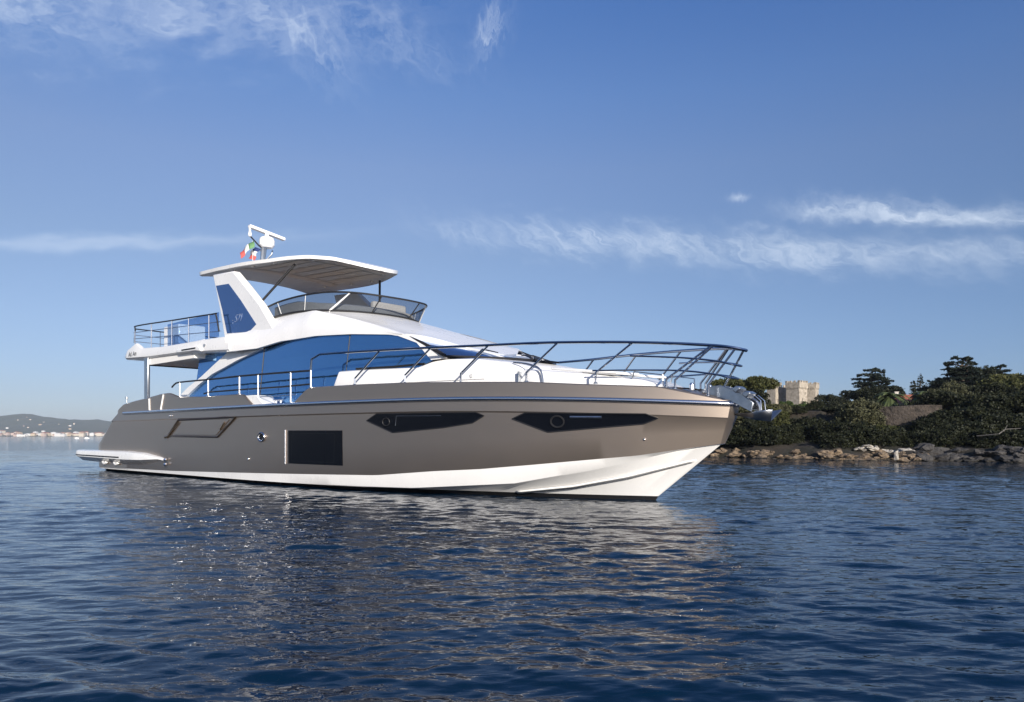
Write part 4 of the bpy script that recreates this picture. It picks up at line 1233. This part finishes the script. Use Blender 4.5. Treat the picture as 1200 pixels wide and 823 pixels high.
def tree(name, x, y, ztop, width, kind, label, cat='tree', group=None, seed=0, base=None, dens=1.15):
    rg = np.random.default_rng(seed + 11)
    zb_ = ground_z(x, y) - .1 if base is None else base
    Hh = ztop - zb_
    root = empty(name, (x, y, zb_))
    tag(root, label, cat, group)
    Wd = width / 2
    tg = MB()
    if kind in ('pine', 'oak'):
        crown0 = Hh * (.42 if kind == 'pine' else .16)
        n = 13 if kind == 'pine' else 16
        blobs = []
        for i in range(n):
            an = i * 2.4 + rg.random(); rad = Wd * .72 * math.sqrt((i + .3) / n)
            zz = crown0 + (Hh - crown0) * (.30 + .55 * (1 - (rad / Wd) ** 2) * rg.uniform(.6, 1.0)) if kind == 'pine' else crown0 + (Hh - crown0) * rg.uniform(.12, .88)
            if kind == 'oak': rad *= math.sqrt(max(.15, 1 - ((zz - crown0) / (Hh - crown0) - .35) ** 2 * 2.0))
            s_ = Wd * rg.uniform(.26, .42)
            blobs.append((rad * math.cos(an), rad * math.sin(an), zz, s_, s_, min(s_ * .62, (Hh - zz) * .95 + .12)))
        blobs.append((0, 0, Hh - Wd * .22, Wd * .34, Wd * .34, Wd * .22))
        for b_ in blobs[:8]:
            limb(tg, (0, 0, Hh * .25), b_[:3], Hh * .018, Hh * .006, Wd * .04, rg)
        npt = int(11000 * dens); ls = .036 * Wd + .036
        mat = L_PINE if kind == 'pine' else L_DARK
        pts = blob_points(blobs, npt, rg, .22)
        sizes = rg.uniform(.5, 1.1, len(pts)) * ls
        limb(tg, (0, 0, 0), (Wd * .06, 0, Hh * .8), Hh * .035, Hh * .012, Hh * .012, rg)
    elif kind in ('olive', 'bush', 'dome', 'fig'):
        n = 15
        blobs = []
        for i in range(n):
            an = i * 2.4 + rg.random(); rad = Wd * .68 * math.sqrt((i + .2) / n)
            top = Hh * math.sqrt(max(.05, 1 - (rad / (Wd * 1.02)) ** 2))
            zz = top * rg.uniform(.35, .80)
            s_ = Wd * rg.uniform(.24, .38)
            blobs.append((rad * math.cos(an), rad * math.sin(an), zz, s_, s_, min(s_ * .85, max(.15, Hh - zz))))
        for i in range(8):
            an = i * .785; blobs.append((Wd * .66 * math.cos(an), Wd * .66 * math.sin(an), Hh * .22, Wd * .28, Wd * .28, Hh * .24))
        for b_ in blobs[:6]: limb(tg, (0, 0, .1), b_[:3], Hh * .022, Hh * .006, Wd * .04, rg)
        npt = int(12500 * dens); ls = .032 * Wd + .032
        mat = {'olive': L_OLIVE, 'bush': L_BUSH, 'dome': L_DARK, 'fig': L_PINE}[kind]
        pts = blob_points(blobs, npt, rg, .18)
        sizes = rg.uniform(.5, 1.1, len(pts)) * ls
    elif kind == 'cedar':
        blobs = []
        nt = 7
        for i in range(nt):
            f = i / (nt - 1)
            zz = Hh * (.42 + .55 * f)
            ext = Wd * (1.0 - .62 * f ** 1.5) * rg.uniform(.85, 1.08)
            nb = 7 if i < nt - 1 else 3
            for j in range(nb):
                an = j * 6.283 / nb + i * 1.1 + rg.normal() * .25
                rr_ = ext * rg.uniform(.45, .80)
                zz2 = zz + rg.normal() * Hh * .018
                blobs.append((rr_ * math.cos(an), rr_ * math.sin(an), zz2, ext * .36, ext * .36, Hh * .024))
                limb(tg, (0, 0, zz - Hh * .06), (rr_ * math.cos(an), rr_ * math.sin(an), zz2 - .05), Hh * .012, Hh * .004, .05, rg, 4)
        blobs.append((0, 0, Hh * .965, Wd * .26, Wd * .26, Hh * .03))
        npt = int(11000 * dens); ls = .035 * Wd + .05
        mat = L_CEDAR
        pts = blob_points(blobs, npt, rg, .16, shell=.1, tuft=.7)
        sizes = rg.uniform(.5, 1.1, len(pts)) * ls
        limb(tg, (0, 0, 0), (0, 0, Hh * .95), Hh * .04, Hh * .008, Hh * .008, rg)
    elif kind == 'cypress':
        blobs = [(0, 0, Hh * f, Wd * w_, Wd * w_, Hh * .12) for f, w_ in ((.12, .75), (.25, .95), (.38, 1), (.52, .95), (.66, .85), (.78, .68), (.87, .5))]
        blobs = [b_[:2] + (b_[2],) + b_[3:] for b_ in blobs]
        npt = int(3000 * dens); ls = .10 * Wd + .05
        mat = L_DARK
        pts = blob_points(blobs, npt, rg, .06, tuft=.45)
        sizes = rg.uniform(.5, 1.1, len(pts)) * ls
        limb(tg, (0, 0, 0), (0, 0, Hh * .8), Hh * .03, Hh * .01, .02, rg)
    elif kind == 'palm':
        th = Hh * .60
        limb(tg, (0, 0, 0), (Wd * .1, 0, th), Hh * .045, Hh * .035, Hh * .01, rg)
        P_, S_ = [], []
        g_ = MB()
        for j in range(34):
            an = j * 2.4; up = rg.uniform(-.15, 1.15)
            L_ = Wd * rg.uniform(.85, 1.1)
            prev = None
            for i in range(7):
                t_ = i / 6
                hx = L_ * t_ * math.cos(up * .8) * .95
                hz = th + L_ * (math.sin(up) * t_ - .72 * t_ * t_)
                c_ = Vector((Wd * .1 + hx * math.cos(an), hx * math.sin(an), hz))
                sd = Vector((-math.sin(an), math.cos(an), 0)) * (L_ * .13 * math.sin(math.pi * min(1, t_ * .85 + .1)))
                dr = Vector((0, 0, -L_ * .05))
                cur = (c_ + sd + dr, c_, c_ - sd + dr)
                if prev:
                    k0 = len(g_.v)
                    g_.v.extend([tuple(prev[0]), tuple(prev[1]), tuple(prev[2]), tuple(cur[0]), tuple(cur[1]), tuple(cur[2])])
                    g_.f.extend([(k0, k0 + 1, k0 + 4, k0 + 3), (k0 + 1, k0 + 2, k0 + 5, k0 + 4)]); g_.m.extend([0, 0])
                prev = cur
        co = g_.build('fronds', L_PALM, root, smooth=0, recalc=False)
        tg.build('trunk', M_BARK, root, smooth=50)
        return root
    o_ = leaf_mesh('crown', pts, sizes, mat, rg, flat=.6 if kind == 'cedar' else 0.0, aspect=1.4 if kind in ('pine', 'cedar') else 1.0)
    o_.parent = root
    tg.build('trunk', M_BARK, root, smooth=50)
    return root

TREES = [
    # x, y, top height, crown width, kind, name, label
    (22.29, 74.0, 7.42, 4.71, 'pine', 'umbrella_pine', 'broad olive green pine rising right behind the yacht bow rail'),
    (23.72, 70.0, 7.14, 4.11, 'pine', 'umbrella_pine', 'flat topped pine standing just left of the castle tower'),
    (19.84, 62.0, 5.37, 4.55, 'oak', 'evergreen_oak', 'dark bushy oak behind the yacht anchor'),
    (19.08, 53.0, 4.06, 2.98, 'fig', 'shore_bush', 'olive green rounded bush by the shore below the castle left tower'),
    (17.13, 52.0, 2.97, 3.18, 'dome', 'shore_bush', 'dark dense bush by the shore directly under the anchor'),
    (15.81, 56.0, 3.54, 3.43, 'dome', 'shore_bush', 'dark bush half hidden behind the yacht stem'),
    (24.92, 66.0, 4.84, 1.78, 'bush', 'shrub', 'light green shrub in front of the castle wall foot'),
    (29.14, 72.0, 4.55, 4.05, 'bush', 'clipped_hedge', 'green hedge at the foot of the castle'),
    (22.04, 54.0, 2.90, 3.30, 'dome', 'shore_bush', 'dark bush left of the big rounded tree by the water'),
    (19.50, 51.0, 2.34, 2.50, 'dome', 'shore_bush', 'low dark bush above the ochre rocks'),
    (52.52, 120.0, 8.28, 4.99, 'oak', 'evergreen_oak', 'dark oak right of the castle on the skyline'),
    (57.35, 125.0, 9.29, 4.59, 'oak', 'evergreen_oak', 'round dark oak on the skyline left of the cedar'),
    (25.86, 54.0, 4.49, 3.83, 'olive', 'olive_tree', 'big grey green rounded tree leaning over the shore'),
    (23.17, 49.0, 1.96, 3.84, 'fig', 'shore_bush', 'leafy bush with bright top above the white rock'),
    (49.65, 100.0, 10.79, 6.85, 'cedar', 'cedar_tree', 'spreading flat tiered cedar on the skyline right of the castle'),
    (55.09, 105.0, 8.79, 3.85, 'oak', 'evergreen_oak', 'dark oak beside the tall cedar'),
    (41.70, 84.0, 6.94, 5.34, 'oak', 'evergreen_oak', 'dark thicket tree under the spreading cedar'),
    (34.32, 66.0, 6.0, 3.6, 'palm', 'palm_tree', 'pale green palm left of the red roofed villa'),
    (55.29, 100.0, 9.15, 1.35, 'cypress', 'cypress_tree', 'shorter pointed cypress on the skyline'),
    (58.55, 104.0, 10.55, 1.21, 'cypress', 'cypress_tree', 'tall slim dark cypress standing out against the sky'),
    (38.64, 68.0, 6.2, 3.8, 'palm', 'palm_tree', 'pale green palm right of the red roofed villa'),
    (50.39, 86.0, 7.98, 4.63, 'oak', 'evergreen_oak', 'dark oak on the skyline between cypress and great cedar'),
    (48.45, 78.0, 10.03, 6.30, 'cedar', 'cedar_tree', 'tallest dark cedar on the right of the island'),
    (50.82, 80.0, 9.12, 5.48, 'oak', 'evergreen_oak', 'broad dark oak beside the tallest cedar'),
    (36.42, 60.0, 6.09, 3.82, 'olive', 'broadleaf_tree', 'grey green broadleaf tree below the tallest cedar'),
    (56.53, 84.0, 9.70, 4.11, 'cedar', 'cedar_tree', 'feathery dark cedar near the right edge of the picture'),
    (48.59, 70.0, 7.35, 6.00, 'pine', 'umbrella_pine', 'rounded pine at the right edge of the picture'),
    (42.16, 64.0, 5.94, 4.23, 'oak', 'evergreen_oak', 'dark oak above the bright green shrubs'),
    (35.45, 54.0, 3.85, 2.64, 'bush', 'shrub', 'bright green shrub patch low in the dark wood'),
    (32.62, 58.0, 3.07, 2.41, 'bush', 'shrub', 'light green shrub above the terrace wall'),
    (30.48, 51.0, 3.12, 3.24, 'dome', 'shore_bush', 'dark bush overhanging the grey rocks'),
    (29.97, 47.0, 2.44, 3.57, 'dome', 'shore_bush', 'broad black green bush above the grey boulders'),
    (33.04, 48.0, 3.25, 4.11, 'dome', 'shore_bush', 'tall dark bush at the right edge above the water'),
    (27.53, 50.0, 2.15, 2.45, 'dome', 'shore_bush', 'low dark bush at the foot of the terrace wall'),
    (44.33, 60.0, 5.81, 5.87, 'oak', 'evergreen_oak', 'large dark oak just outside the right edge'),
    (33.13, 44.0, 2.59, 4.31, 'dome', 'shore_bush', 'dark shore bush at the far right end'),
    (30.55, 76.0, 5.6, 1.1, 'palm', 'palm_tree', 'tiny palm on a slim trunk in front of the castle'),
    (35.29, 60.0, 4.39, 4.66, 'oak', 'evergreen_oak', 'dark oak above the terrace wall beside the right hand palm'),
    (30.88, 50.0, 3.44, 4.14, 'oak', 'evergreen_oak', 'black green oak overhanging the grey boulders, left one'),
    (31.57, 47.5, 2.79, 3.69, 'oak', 'evergreen_oak', 'black green oak overhanging the grey boulders, middle one'),
    (36.58, 52.0, 4.01, 4.31, 'oak', 'evergreen_oak', 'black green oak at the right edge above the boulders'),
    (29.44, 45.5, 1.82, 4.12, 'dome', 'shore_bush', 'low black bush touching the grey boulders'),
    (28.31, 47.0, 2.00, 3.65, 'dome', 'shore_bush', 'low dark bush left of the black bush on the boulders'),
    (27.96, 49.0, 2.25, 2.79, 'dome', 'shore_bush', 'low dark bush at the right end of the visible terrace wall'),
    (30.64, 44.0, 1.81, 3.42, 'dome', 'shore_bush', 'low dark bush near the picture edge above the waterline'),
    (50.49, 74.0, 6.11, 5.75, 'oak', 'evergreen_oak', 'rounded dark oak under the pine at the right edge'),
    (44.31, 70.0, 6.11, 5.44, 'oak', 'evergreen_oak', 'dark oak under the tallest cedar'),
    (20.47, 58.0, 4.02, 3.75, 'olive', 'broadleaf_tree', 'olive green leafy tree in front of the castle left tower'),
    (17.66, 56.0, 4.33, 4.06, 'olive', 'broadleaf_tree', 'olive green leafy tree behind the yacht anchor fluke'),
    (17.82, 50.5, 2.15, 3.92, 'dome', 'shore_bush', 'low dark bush above the ochre rocks nearest the yacht'),
    (15.91, 52.0, 2.17, 3.36, 'dome', 'shore_bush', 'low dark bush beside the yacht stem'),
    (21.48, 51.0, 2.16, 3.30, 'dome', 'shore_bush', 'low dark bush left of the white slab'),
    (23.86, 60.0, 3.41, 4.66, 'dome', 'shore_bush', 'dark thicket below the castle hedge'),
    (25.59, 58.0, 3.62, 3.30, 'oak', 'evergreen_oak', 'dark oak between the castle hedge and the rounded tree'),
    (25.88, 50.0, 2.32, 2.20, 'fig', 'shore_bush', 'leafy bush just right of the rounded tree'),
    (38.96, 72.0, 4.63, 3.73, 'dome', 'shore_bush', 'dark bush at the foot of the red roofed villa'),
    (35.58, 72.0, 4.97, 4.66, 'dome', 'shore_bush', 'dark bush under the spreading cedar'),
    (32.40, 54.0, 4.61, 4.38, 'oak', 'evergreen_oak', 'tall black green oak before the terrace wall at its right end'),
    (33.00, 51.0, 4.20, 4.42, 'oak', 'evergreen_oak', 'tall black green oak in front of the right hand pines'),
    (34.71, 50.0, 4.50, 4.46, 'oak', 'evergreen_oak', 'tall black green oak cut by the right edge of the picture'),
]
for i_, (x_, y_, zt_, w_, k_, nm_, lb_) in enumerate(TREES):
    cat_ = {'palm': 'palm', 'bush': 'shrub', 'fig': 'bush', 'dome': 'bush'}.get(k_, 'tree')
    grp_ = {'pine': 'pines on the island', 'oak': 'dark oaks on the island', 'cedar': 'cedars on the island', 'cypress': 'cypresses on the skyline', 'palm': 'palms on the island',
            'dome': 'dark bushes along the shore', 'bush': 'bright green shrubs on the island', 'fig': 'leafy bushes along the shore'}.get(k_)
    tree(nm_, x_, y_, zt_, w_, k_, lb_, cat_, grp_, seed=i_ * 7)

# ---- low dark scrub between the rocks and the trees: one bush built, then copied
scrub0 = tree('low_scrub', 12.0, shore_y(12.0) + 5.0, ground_z(12.0, shore_y(12.0) + 5.0) + 1.1, 2.2, 'dome', 'low dark scrub clump on the bank between the shore rocks and the trees', 'bush', 'low scrub on the bank', seed=501, dens=.4)
rs_ = random.Random(9)
SPOTS = [(11.5 + i_ * .52 + rs_.uniform(-.3, .3), rs_.uniform(3.6, 7.5)) for i_ in range(64)]
SPOTS += [(13.5 + i_ * .62 + rs_.uniform(-.2, .2), rs_.uniform(11.2, 16.5)) for i_ in range(22)] + [(30.2 + i_ * .6 + rs_.uniform(-.2, .2), rs_.uniform(10.8, 12.2)) for i_ in range(9)] + [(26.0 + i_ * .3, 10.6) for i_ in range(3)]
for x, e in SPOTS:
    c_ = copy_tree(scrub0)
    y = shore_y(x) + e
    sc_ = rs_.uniform(.65, 1.25) if e < 9 else rs_.uniform(.45, .75)
    c_.location = (x, y, ground_z(x, y) - .1); c_.scale = (sc_ * 1.15, sc_, sc_ * rs_.uniform(.75, 1.25)); c_.rotation_euler = (0, 0, rs_.uniform(0, 6.28))

for i_ in range(46):        # scrub on the island's left end, mostly hidden behind the yacht
    x = rs_.uniform(3, 17.5); e = rs_.uniform(8, 70)
    y = shore_y(x) + e
    c_ = copy_tree(scrub0); sc_ = rs_.uniform(1.0, 1.7)
    c_.location = (x, y, ground_z(x, y) - .1); c_.scale = (sc_ * 1.2, sc_ * 1.2, sc_ * .85); c_.rotation_euler = (0, 0, rs_.uniform(0, 6.28))

# ---- rocks along the waterline
def rock_mesh(seed, sub=2, squash=.55):
    bm = bmesh.new()
    bmesh.ops.create_icosphere(bm, subdivisions=sub, radius=1.0)
    o3 = Vector((seed * 7.3, seed * 3.1, seed * 1.7))
    for v_ in bm.verts:
        n1_ = mnoise.noise(v_.co * 1.1 + o3) * .55 + mnoise.noise(v_.co * 2.6 + o3) * .28
        c_ = mnoise.cell(v_.co * 1.4 + o3) * .18
        v_.co *= 1 + n1_ + c_
        v_.co.z *= squash
    me_ = bpy.data.meshes.new('shore_rock'); bm.to_mesh(me_); bm.free()
    return me_


rr = random.Random(4)
ROCKM = {}
for key, mat in (('lit', M_ROCK_LIT), ('white', M_ROCK_WHITE), ('grey', M_ROCK_GREY)):
    ROCKM[key] = []
    for q in range(5):
        me_ = rock_mesh(q + {'lit': 0, 'white': 10, 'grey': 20}[key], 3 if q < 3 else 2)
        me_.materials.append(mat); ROCKM[key].append(me_)


def rock(x, y, z, s_, key, label, group):
    o_ = bpy.data.objects.new('shore_rock', rr.choice(ROCKM[key])); COL.objects.link(o_)
    o_.location = (x, y, z); o_.scale = (s_ * rr.uniform(.9, 1.6), s_ * rr.uniform(.8, 1.2), s_ * rr.uniform(.7, 1.1))
    o_.rotation_euler = (rr.uniform(-.25, .25), rr.uniform(-.25, .25), rr.uniform(0, 6.28))
    tag(o_, label, 'rock', group)


def strata(x0, x1, e0, e1, n, key, s0, s1, label, group):
    # rocks gathered in ledges: a few bands with gaps, long ones lying along the shore
    nh = max(4, n // 5)
    heads = [(x0 + (q + .5) / nh * (x1 - x0) + rr.uniform(-.3, .3), rr.uniform(e0, e1)) for q in range(nh)]
    for i_ in range(n):
        hx, he = rr.choice(heads)
        x = min(x1, max(x0, hx + rr.gauss(0, .75))); e = min(e1, max(e0, he + rr.gauss(0, .35)))
        y = shore_y(x) + e
        rock(x, y, ground_z(x, y) + rr.uniform(-.04, .12), s0 + (s1 - s0) * rr.random() ** 1.7, key, label, group)


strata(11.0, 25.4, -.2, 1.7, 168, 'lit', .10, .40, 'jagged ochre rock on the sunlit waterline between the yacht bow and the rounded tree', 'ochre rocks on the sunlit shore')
for i_ in range(14):        # white slab under the rounded tree
    x = 21.9 + i_ * .2; e = 2.0 + rr.uniform(-.25, .25)
    rock(x, shore_y(x) + e, ground_z(x, shore_y(x) + e) + .18 - i_ * .02, rr.uniform(.16, .30), 'white',
         'chalk white rock of the slanting slab under the rounded tree', 'white rocks under the rounded tree')
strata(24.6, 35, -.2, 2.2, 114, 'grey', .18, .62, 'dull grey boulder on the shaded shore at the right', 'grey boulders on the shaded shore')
# the small pale post-like rock with an ochre foot
o_ = bpy.data.objects.new('pale_rock', ROCKM['white'][3]); COL.objects.link(o_); o_.location = (22.05, shore_y(22.05) - .55, .30); o_.scale = (.12, .12, .55)
o_.location = (22.0 + .05, 41.6, .35)
tag(o_, 'small pointed pale rock standing alone at the water edge below the terrace wall', 'rock')
o_ = bpy.data.objects.new('ochre_rock', ROCKM['lit'][1]); COL.objects.link(o_); o_.location = (22.35, 41.5, .08); o_.scale = (.42, .3, .3)
tag(o_, 'low ochre rock at the foot of the small pointed pale rock', 'rock')
# driftwood branch
g = MB(); g.tube([(27.9, shore_y(28) + 3.2, 1.5), (28.6, shore_y(28.6) + 3.0, 1.62), (29.3, shore_y(29.3) + 3.0, 1.9), (30.0, shore_y(30) + 3.1, 1.95)], [.03, .03, .025, .015], 6)
g.tube([(29.0, shore_y(29) + 3.0, 1.78), (29.2, shore_y(29) + 3.0, 2.15)], [.02, .01], 6)
o_ = g.build('fallen_branch', principled('bleached_wood', (.13, .12, .11), .9)); tag(o_, 'thin bare grey branch lying above the grey boulders', 'branch')

# ---- terrace wall
g = MB(); xs_ = np.linspace(26.2, 31.2, 16)
f0, f1, b1, b0 = [], [], [], []
for x in xs_:
    y = shore_y(x) + 12.9 - .9 * math.sin(x * .55) - .5 * math.sin(x * 1.7 + 1) - .25 * math.sin(x * 4.1)
    zt_ = 3.72 + .05 * math.sin(x * 1.3)
    f0.append((x, y - .12, 1.6)); f1.append((x, y, zt_)); b1.append((x, y + .5, zt_ + .02)); b0.append((x, y + .55, 1.6))
g.grid([f0, f1, b1, b0]); g.add([f0[0], f1[0], b1[0], b0[0]], [(0, 1, 2, 3)]); g.add([f0[-1], f1[-1], b1[-1], b0[-1]], [(0, 1, 2, 3)])
o_ = g.build('terrace_wall', M_WALLSTONE, smooth=30); tag(o_, 'rough brown stone terrace wall below the red roofed villa', 'wall')

# ---- castle
CAS = empty('castle', (85.0, 219.0, 7.0)); tag(CAS, 'small pale stone castle with battlemented towers above the trees', 'castle')


def tower(cx, cy, side, rot, ztop, par):
    o_ = empty('tower', (cx - 85.0, cy - 219.0, 0), rot); o_.parent = CAS
    hh = ztop - 7.0; s2 = side / 2
    g_ = MB(); g_.box((-s2, -s2, 0), (s2, s2, hh - par)); g_.build('tower_wall', M_STONE, o_, bevel=.03)
    g_ = MB(); w2 = s2 + .16
    zb0 = hh - par
    g_.box((-w2, -w2, zb0 + .002), (w2, w2, hh - .55))
    nm = max(3, int(side / 1.0)); st_ = 2 * w2 / (nm * 2 - 1)
    for q in range(nm):
        a0 = -w2 + q * 2 * st_
        for (x0, x1, y0, y1) in ((a0, a0 + st_, -w2, -w2 + .35), (a0, a0 + st_, w2 - .35, w2), (-w2, -w2 + .35, a0, a0 + st_), (w2 - .35, w2, a0, a0 + st_)):
            g_.box((x0 + .002, y0 + .003, hh - .552), (x1 - .002, y1 - .003, hh))
    # corbels
    nc = int(side / .5)
    for q in range(nc):
        a0 = -s2 + (q + .25) * side / nc
        for (x0, x1, y0, y1) in ((a0, a0 + .22, -w2 + .01, -s2), (a0, a0 + .22, s2, w2 - .01), (-w2 + .01, -s2, a0, a0 + .22), (s2, w2 - .01, a0, a0 + .22)):
            g_.box((x0, y0, zb0 - .35), (x1, y1, zb0 + .001))
    g_.build('battlement', M_STONE, o_, bevel=0, merge=False)
    for (wx, wz) in ((-.15, .45), (.2, .62)):
        for sg in (0, 1):
            g_ = MB()
            if sg == 0: g_.box((wx * side, -s2 - .01, hh * wz), (wx * side + .28, -s2 + .1, hh * wz + .8))
            else: g_.box((s2 - .1, wx * side, hh * wz), (s2 + .01, wx * side + .28, hh * wz + .8))
            g_.build('arrow_slit', M_STONE_DARK, o_)
    return o_


tower(84.9, 216.4, 4.3, R(38), 17.9, 2.1)
tower(90.4, 218.6, 3.0, R(50), 17.55, 1.7)
tower(79.8, 221.0, 3.0, R(38), 17.8, 1.7)
g = MB(); g.box((-6.2, 3.0, 0), (6.6, 4.6, 9.4))
for q in range(9): g.box((-6.1 + q * 1.4, 3.02, 9.398), (-5.4 + q * 1.4, 3.5, 10.05))
g.build('curtain_wall', M_STONE, CAS, merge=False)
g = MB(); g.box((-1.9, -.2, 0), (6.3, 3.2, 3.0)); g.box((5.8, -2.2, 0), (8.8, 2.2, 3.3)); g.build('gatehouse_wall', M_STONE, CAS)
# small cottage beside the castle
hs = empty('cottage', (82.6, 188, 5.6)); tag(hs, 'tiny pale cottage with orange roof beside the castle foot', 'house')
g = MB(); g.box((-.9, -1.2, 0), (1.2, 1.2, 3.4)); g.build('wall', M_PLASTER, hs)
g = MB(); g.prism([(-1.1, -1.4, 3.4), (1.4, -1.4, 3.4), (.15, -1.4, 4.1)], (0, 2.8, 0)); g.build('roof', M_TILE, hs)
for wx in (-.5, .35):
    g = MB(); g.box((wx, -1.22, 1.9), (wx + .4, -1.18, 2.8)); g.build('window', M_STONE_DARK, hs)

# ---- villa
vl = empty('villa', (50.2, 92.0, 4.0)); tag(vl, 'low white villa with a red tiled roof between two palms', 'house')
vl.rotation_euler = (0, 0, R(-18))
g = MB(); g.box((-2.0, -2, 0), (1.6, 2, 1.65)); g.box((-4.2, -1.2, 0), (-2.0, 2, 1.1)); g.build('wall', M_PLASTER, vl)
g = MB()
g.add([(-2.3, -2.3, 1.65), (1.9, -2.3, 1.65), (1.9, 2.3, 1.65), (-2.3, 2.3, 1.65), (-1.0, 0, 2.75), (.6, 0, 2.75)], [(0, 1, 5, 4), (1, 2, 5), (2, 3, 4, 5), (3, 0, 4), (0, 3, 2, 1)])
rf = g.build('roof', M_TILE, vl, smooth=0)
g = MB(); g.box((-1.5, -.25, 2.2), (-1.1, .25, 3.05)); g.box((-1.56, -.31, 3.052), (-1.04, .31, 3.13)); g.build('chimney', M_PLASTER, rf)
for wx in (-1.4, -.2, .8):
    g = MB(); g.box((wx, -2.02, .6), (wx + .5, -1.97, 1.35)); w_ = g.build('window', M_STONE_DARK, vl)

# =================================================================== FAR COAST
HX = [(px - 600) * 4.0 for px in (-700, -300, -60, 0, 18, 28, 40, 53, 68, 95, 109, 125, 200, 400, 700, 900, 1300, 2000)]
HZ = [45, 64, 84, 88, 93, 114, 98, 97, 80, 77, 83, 78, 60, 50, 34, 24, 14, 8]
M_HILL = principled('scrub_hill', (0.045, 0.058, 0.032), 0.95, noise=(.012, (0.085, 0.085, 0.055), 10))
g = MB(); rows_ = []
for x in list(np.linspace(-5200, -2600, 30)) + list(np.linspace(-2580, -1500, 110)) + list(np.linspace(-1450, 4800, 60)):
    hz = float(np.interp(x, HX, HZ))
    row = []
    for k_, y in enumerate(np.linspace(2430, 3900, 30)):
        f_ = float(np.interp(y, [2430, 2450, 2700, 3100, 3420, 3900], [-.02, .02, .16, .62, 1.0, .4]))
        nzz = mnoise.noise(Vector((x * .006, y * .006, 1))) * 10 + mnoise.noise(Vector((x * .02, y * .02, 5))) * 3.5
        row.append((x, y, hz * f_ + nzz * min(1, max(0, f_)) * 1.0))
    rows_.append(row)
g.grid(rows_, flip=True)
o_ = g.build('far_hills', M_HILL, smooth=60, recalc=False); tag(o_, 'low hazy hills across the bay', None, None, 'structure')


def hill_z(x, y):
    hz = float(np.interp(x, HX, HZ)); f_ = float(np.interp(y, [2430, 2450, 2700, 3100, 3420, 3900], [-.02, .02, .16, .62, 1.0, .4]))
    return hz * f_ + (mnoise.noise(Vector((x * .006, y * .006, 1))) * 10 + mnoise.noise(Vector((x * .02, y * .02, 5))) * 3.5) * min(1, max(0, f_))


HOUSE = []
for nm, c_ in (('town_cream', (.50, .44, .36)), ('town_white', (.56, .55, .53)), ('town_pink', (.44, .34, .29)), ('town_sand', (.46, .37, .26))):
    mt = principled(nm, c_, .9)
    for (w_, d_, h_) in ((1, 1, 1), (1, .8, .7)):
        g = MB(); g.box((-.5 * w_, -.5 * d_, -.3), (.5 * w_, .5 * d_, h_)); g.add([(-.54 * w_, -.54 * d_, h_ + .001), (.54 * w_, -.54 * d_, h_ + .001), (.54 * w_, .54 * d_, h_ + .001), (-.54 * w_, .54 * d_, h_ + .001), (-.2 * w_, 0, h_ + .22), (.2 * w_, 0, h_ + .22)],
                                                                                     [(0, 1, 5, 4), (1, 2, 5), (2, 3, 4, 5), (3, 0, 4)], 1)
        g2 = g.build('town_house', [mt, M_TILE if 'white' not in nm else mt], smooth=0)
        HOUSE.append(g2.data); bpy.data.objects.remove(g2)
rt_ = random.Random(21)


def town(x, y, s_, label, group, dz=0):
    o_ = bpy.data.objects.new('town_house', rt_.choice(HOUSE)); COL.objects.link(o_)
    o_.location = (x, y, max(.2, hill_z(x, y)) + dz); o_.scale = (s_ * rt_.uniform(.8, 1.9), s_, s_ * rt_.uniform(.55, 1.1)); o_.rotation_euler = (0, 0, rt_.uniform(-.4, .4))
    tag(o_, label, 'house', group)


for i_ in range(150):
    x = rt_.uniform(-1990, -1330); y = 2445 + abs(rt_.gauss(0, 1)) * 90
    town(x, y, rt_.uniform(6, 13), 'tiny pale house in the far town along the water across the bay', 'houses of the far town')
for i_ in range(40):
    x = rt_.uniform(-2700, -1750); y = rt_.uniform(2750, 3350)
    town(x, y, rt_.uniform(3.5, 7), 'tiny pale house scattered on the far hillside above the town', 'houses on the far hillside')
# three small moored boats far off
for (x, y, lb_) in ((-258, 430, 'leftmost tiny white motorboat moored off the far town'), (-254.2, 434, 'middle tiny white motorboat moored off the far town'), (-251.2, 428, 'tiny white motorboat nearest the yacht stern, moored far off')):
    b_ = empty('motorboat', (x, y, 0), rr.uniform(-.4, .4)); tag(b_, lb_, 'boat', 'small boats far off')
    g = MB(); sec_ = [(-1.1, .42), (-.6, .5), (.3, .48), (.9, .25), (1.25, .02)]
    g.grid([[(a, w_, .40 + .06 * a * a), (a, w_ * .7, -.1), (a, -w_ * .7, -.1), (a, -w_, .40 + .06 * a * a), (a, w_, .40 + .06 * a * a)] for a, w_ in sec_]); g.build('hull', M_WHITE, b_)
    g = MB(); g.box((-.5, -.3, .38), (.3, .3, .85)); g.build('cabin', M_WHITE, b_, bevel=.05)

# =================================================================== HAZE over the bay
mh = bpy.data.materials.new('sea_haze')
mh.use_nodes = True
for n in list(mh.node_tree.nodes):
    mh.node_tree.nodes.remove(n)
t = NT(mh.node_tree)
pv = t.n('ShaderNodeVolumePrincipled')
pv.inputs['Color'].default_value = (.78, .89, 1.0, 1)
pv.inputs['Density'].default_value = 0.00013
pv.inputs['Anisotropy'].default_value = 0.1
ov = t.n('ShaderNodeOutputMaterial')
t.link(pv.outputs[0], ov.inputs['Volume'])
g = MB(); g.box((-7600, -7600, -3.5), (7600, 7600, 125))
hz_ = g.build('haze', mh, smooth=0)
tag(hz_, 'thin pale sea haze lying over the bay', None, None, 'stuff')
